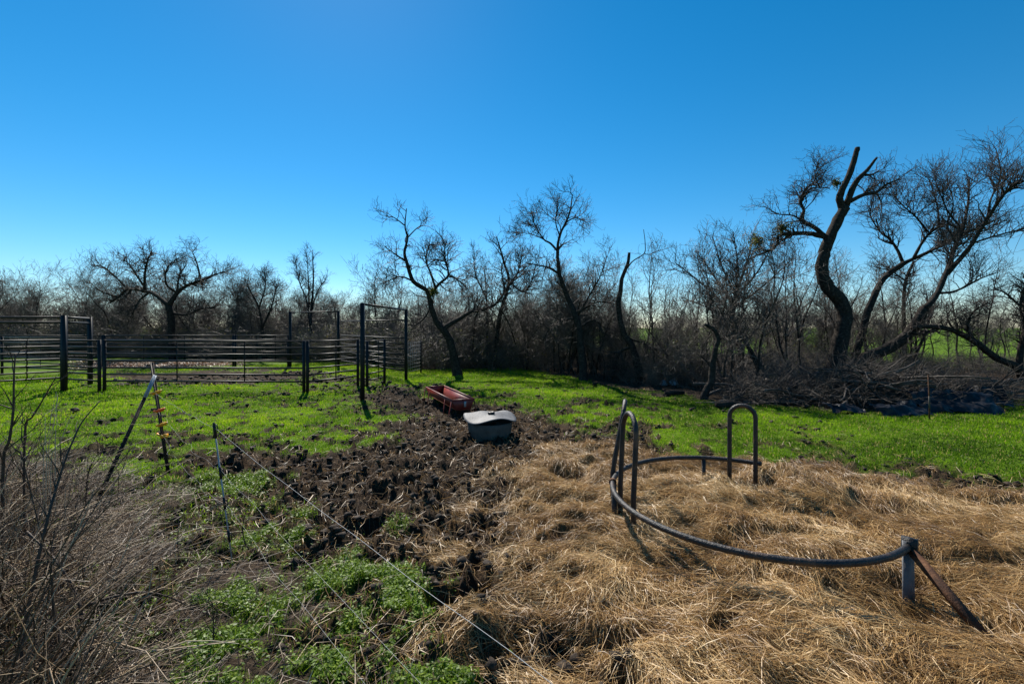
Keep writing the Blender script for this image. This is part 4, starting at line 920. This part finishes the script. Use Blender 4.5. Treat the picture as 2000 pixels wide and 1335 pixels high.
# ------------------------------------------------------------------ brush heap, sheeting, log, stake
def heap():
    rng = np.random.default_rng(99); cx, cy = gp(1690, 782); root = thing('brush_heap', (cx, cy, g1(cx, cy)), 'long heap of dead cut branches piled under the broken tree', 'brush pile'); o = np.array([cx, cy, g1(cx, cy)])
    def hp(n):
        px = rng.uniform(1420, 1960, n); prof = np.interp(px, [1400, 1480, 1600, 1680, 1780, 1880, 1960], [.15, .34, .5, .9, .72, .42, .2]); v = rng.uniform(-1, 1, n)
        d = np.interp(px, [1400, 1500, 1700, 1960], [11.2, 11.3, 10.9, 11.2])+v*.95; z = prof*(1-v*v)*rng.random(n)**.7; return np.stack([(px-1000)/F*d, d, z], 1), prof
    for k in range(110):
        c, pf = hp(1); c = c[0]; a = rng.normal(0, .7)+(np.pi if rng.random() < .5 else 0); L = rng.uniform(.8, 2.4); dr = np.array([math.cos(a), math.sin(a), rng.normal(.05, .25)]); t = np.linspace(-.5, .5, 7)
        p = c+dr*L*t[:, None]; p = p+np.cumsum(rng.normal(0, .035, (7, 3)), 0); p[:, 2] = np.maximum(p[:, 2], .03); r = rng.gamma(3, .009)+.01
        m = tubes((p-o)[None], (np.linspace(1, .35, 7)*r)[None], 6, .15, rng, cap=True); m.build('branch', M['deadwood'], root)
    n = 3200; c, pf = hp(n); a = rng.uniform(0, 6.28, n); dr = nrm(np.stack([np.cos(a), np.sin(a), rng.normal(.15, .45, n)], 1)); L = rng.uniform(.25, 1.1, n); K = 4; P = [c-o]
    d = dr
    for q in range(K-1): d = nrm(d+rng.normal(0, .3, (n, 3))); nx = P[-1]+d*(L/(K-1))[:, None]; nx[:, 2] = np.maximum(nx[:, 2], .01); P.append(nx)
    P = np.stack(P, 1); R = rng.uniform(.004, .013, n)[:, None]*np.linspace(1, .4, K)[None]; mb = MB(); tubes(P, R, 3, mb=mb); A, RA = spawn(P, R, 3600, .15, .55, rng, 3, up=.15, rmax=.006, rend=.003, curl=.4); tubes(A, RA, 3, mb=mb)
    tag(mb.build('tangled_sticks', M['deadwood'], root), kind='stuff')
heap()
def sheet(px, py, L, W, rz, tilt, seed, label, h=.12):
    rng = np.random.default_rng(seed); x, y = gp(px, py); nx, ny = 26, 16; u, v = np.meshgrid(np.linspace(-.5, .5, nx), np.linspace(-.5, .5, ny)); U, Vv = u*L, v*W
    ed = .12*(vn(u*5+seed, v*0+seed, 5)-.5); z = 1.6*h*(.2+fbm(U*2.2+seed, Vv*5, seed, 4)*2.0)+.09*np.abs(fbm(U*3.1+seed, Vv*7, seed+8, 4, .7)-.5)*2+.05*np.sin(Vv*22+U*2+seed)*fbm(U*2, Vv*2, seed+3)+tilt*v+.02
    X = U+ed*W*1.2+.12*(vn(u*3, v*4+seed, 6)-.5); Y = Vv+.16*(vn(u*6+seed, v*2, 7)-.5); P = np.stack([X, Y, np.maximum(z, .01)], -1).reshape(-1, 3); P2 = P-[0, 0, .006]; N = nx*ny
    i = (np.arange(ny-1)[:, None]*nx+np.arange(nx-1)[None]).ravel(); Q = np.stack([i, i+1, i+nx+1, i+nx], 1); m = MB().add(np.concatenate([P, P2]), Q, Q[:, ::-1]+N)
    ob = m.build('crumpled_sheet', M['sheet'], smooth=False); ob.location = (x, y, g1(x, y)); ob.rotation_euler = (0, 0, rz); tag(ob, label, 'sheeting')
sheet(1648, 806, .7, .3, .1, .10, 1, 'small crumpled dark sheet poking from the heap foot by the twisted trunk', .05)
sheet(1755, 808, 1.0, .35, .05, .20, 2, 'crumpled black sheet with a bluish fold lying at the heap front', .07)
sheet(1880, 801, 1.2, .5, -.3, .35, 3, 'large glossy black sheet sloping off the heap beside the rusty stake', .10)
sheet(1925, 794, .8, .35, -.4, .3, 4, 'upper dark sheet folded over the heap end', .09)
sheet(1822, 800, .9, .5, .15, .4, 5, 'shadowed black sheet wedged under the heaped branches', .14)
def misc():
    x, y = gp(1815, 818); root = thing('marker_stake', (x, y, g1(x, y)), 'thin rusty stake with a pale band standing before the black sheeting', 'stake'); k = y/F
    tube1([[0, 0, -.2], [0, 0, .45], [-.02, 0, .86]], .013, 6).build('rod', M['rust'], root); tube1([[0, 0, .22], [0, 0, .45]], .015, 6).build('pale_band', M['tub'], root)
    m = MB(); P = np.array([at(1800, 757, 11.4), at(1860, 755, 11.5), at(1930, 752, 11.6), at(2010, 738, 12.2)]); tag(tube1(smooth_path(P, 4), [.05]*13, 8, jit=.15).build('fallen_log', M['bark']), 'long fallen branch resting along the top of the heap end', 'log')
    P = np.array([at(1710, 738, 11.2), at(1760, 742, 11.2), at(1790, 732, 11.2), at(1803, 712, 11.2)]); tag(tube1(smooth_path(P, 4), np.linspace(.075, .02, 13), 8, jit=.15).build('curved_branch', M['bark']), 'pale curved branch end hooking upward from the heap', 'branch')
    rng = np.random.default_rng(5)
    for k, (px, py, w, lab) in enumerate(((1318, 772, .5, 'grey log chunk lying between snapped trunk and hooked stump'), (1425, 797, .6, 'weathered pale log at the end of the brush heap'))):
        x, y = gp(px, py); p = np.array([[-w/2, 0, .06], [0, .02, .075], [w/2, .05, .07]]); ob = tube1(p, [.06, .07, .055], 9, jit=.12).build('log', M['bark']); ob.location = (x, y, g1(x, y)); tag(ob, lab, 'log')
    for px, py, s, lab in ((1316, 752, .13, 'larger pale blue crumpled bag by the snapped trunk'), (1296, 752, .11, 'smaller pale crumpled bag by the snapped trunk')):
        x, y = gp(px, py); V = []; n = 14; a = np.arange(n)*2*np.pi/n
        for i, (r, z) in enumerate([(.7, 0), (1, .4), (.9, .9), (.5, 1.3), (.12, 1.6)]): V += list(zip(s*r*np.cos(a)*rng.uniform(.75, 1.2, n), s*r*np.sin(a)*rng.uniform(.75, 1.2, n), s*(z+rng.normal(0, .08, n))))
        ob = MB().add(V, [[i*n+j, i*n+(j+1) % n, (i+1)*n+(j+1) % n, (i+1)*n+j] for i in range(4) for j in range(n)], [list(range(4*n, 5*n))]).build('crumpled_bag', M['bluewhite'], smooth=False); ob.location = (x, y, g1(x, y)); tag(ob, lab, 'bag')
misc()
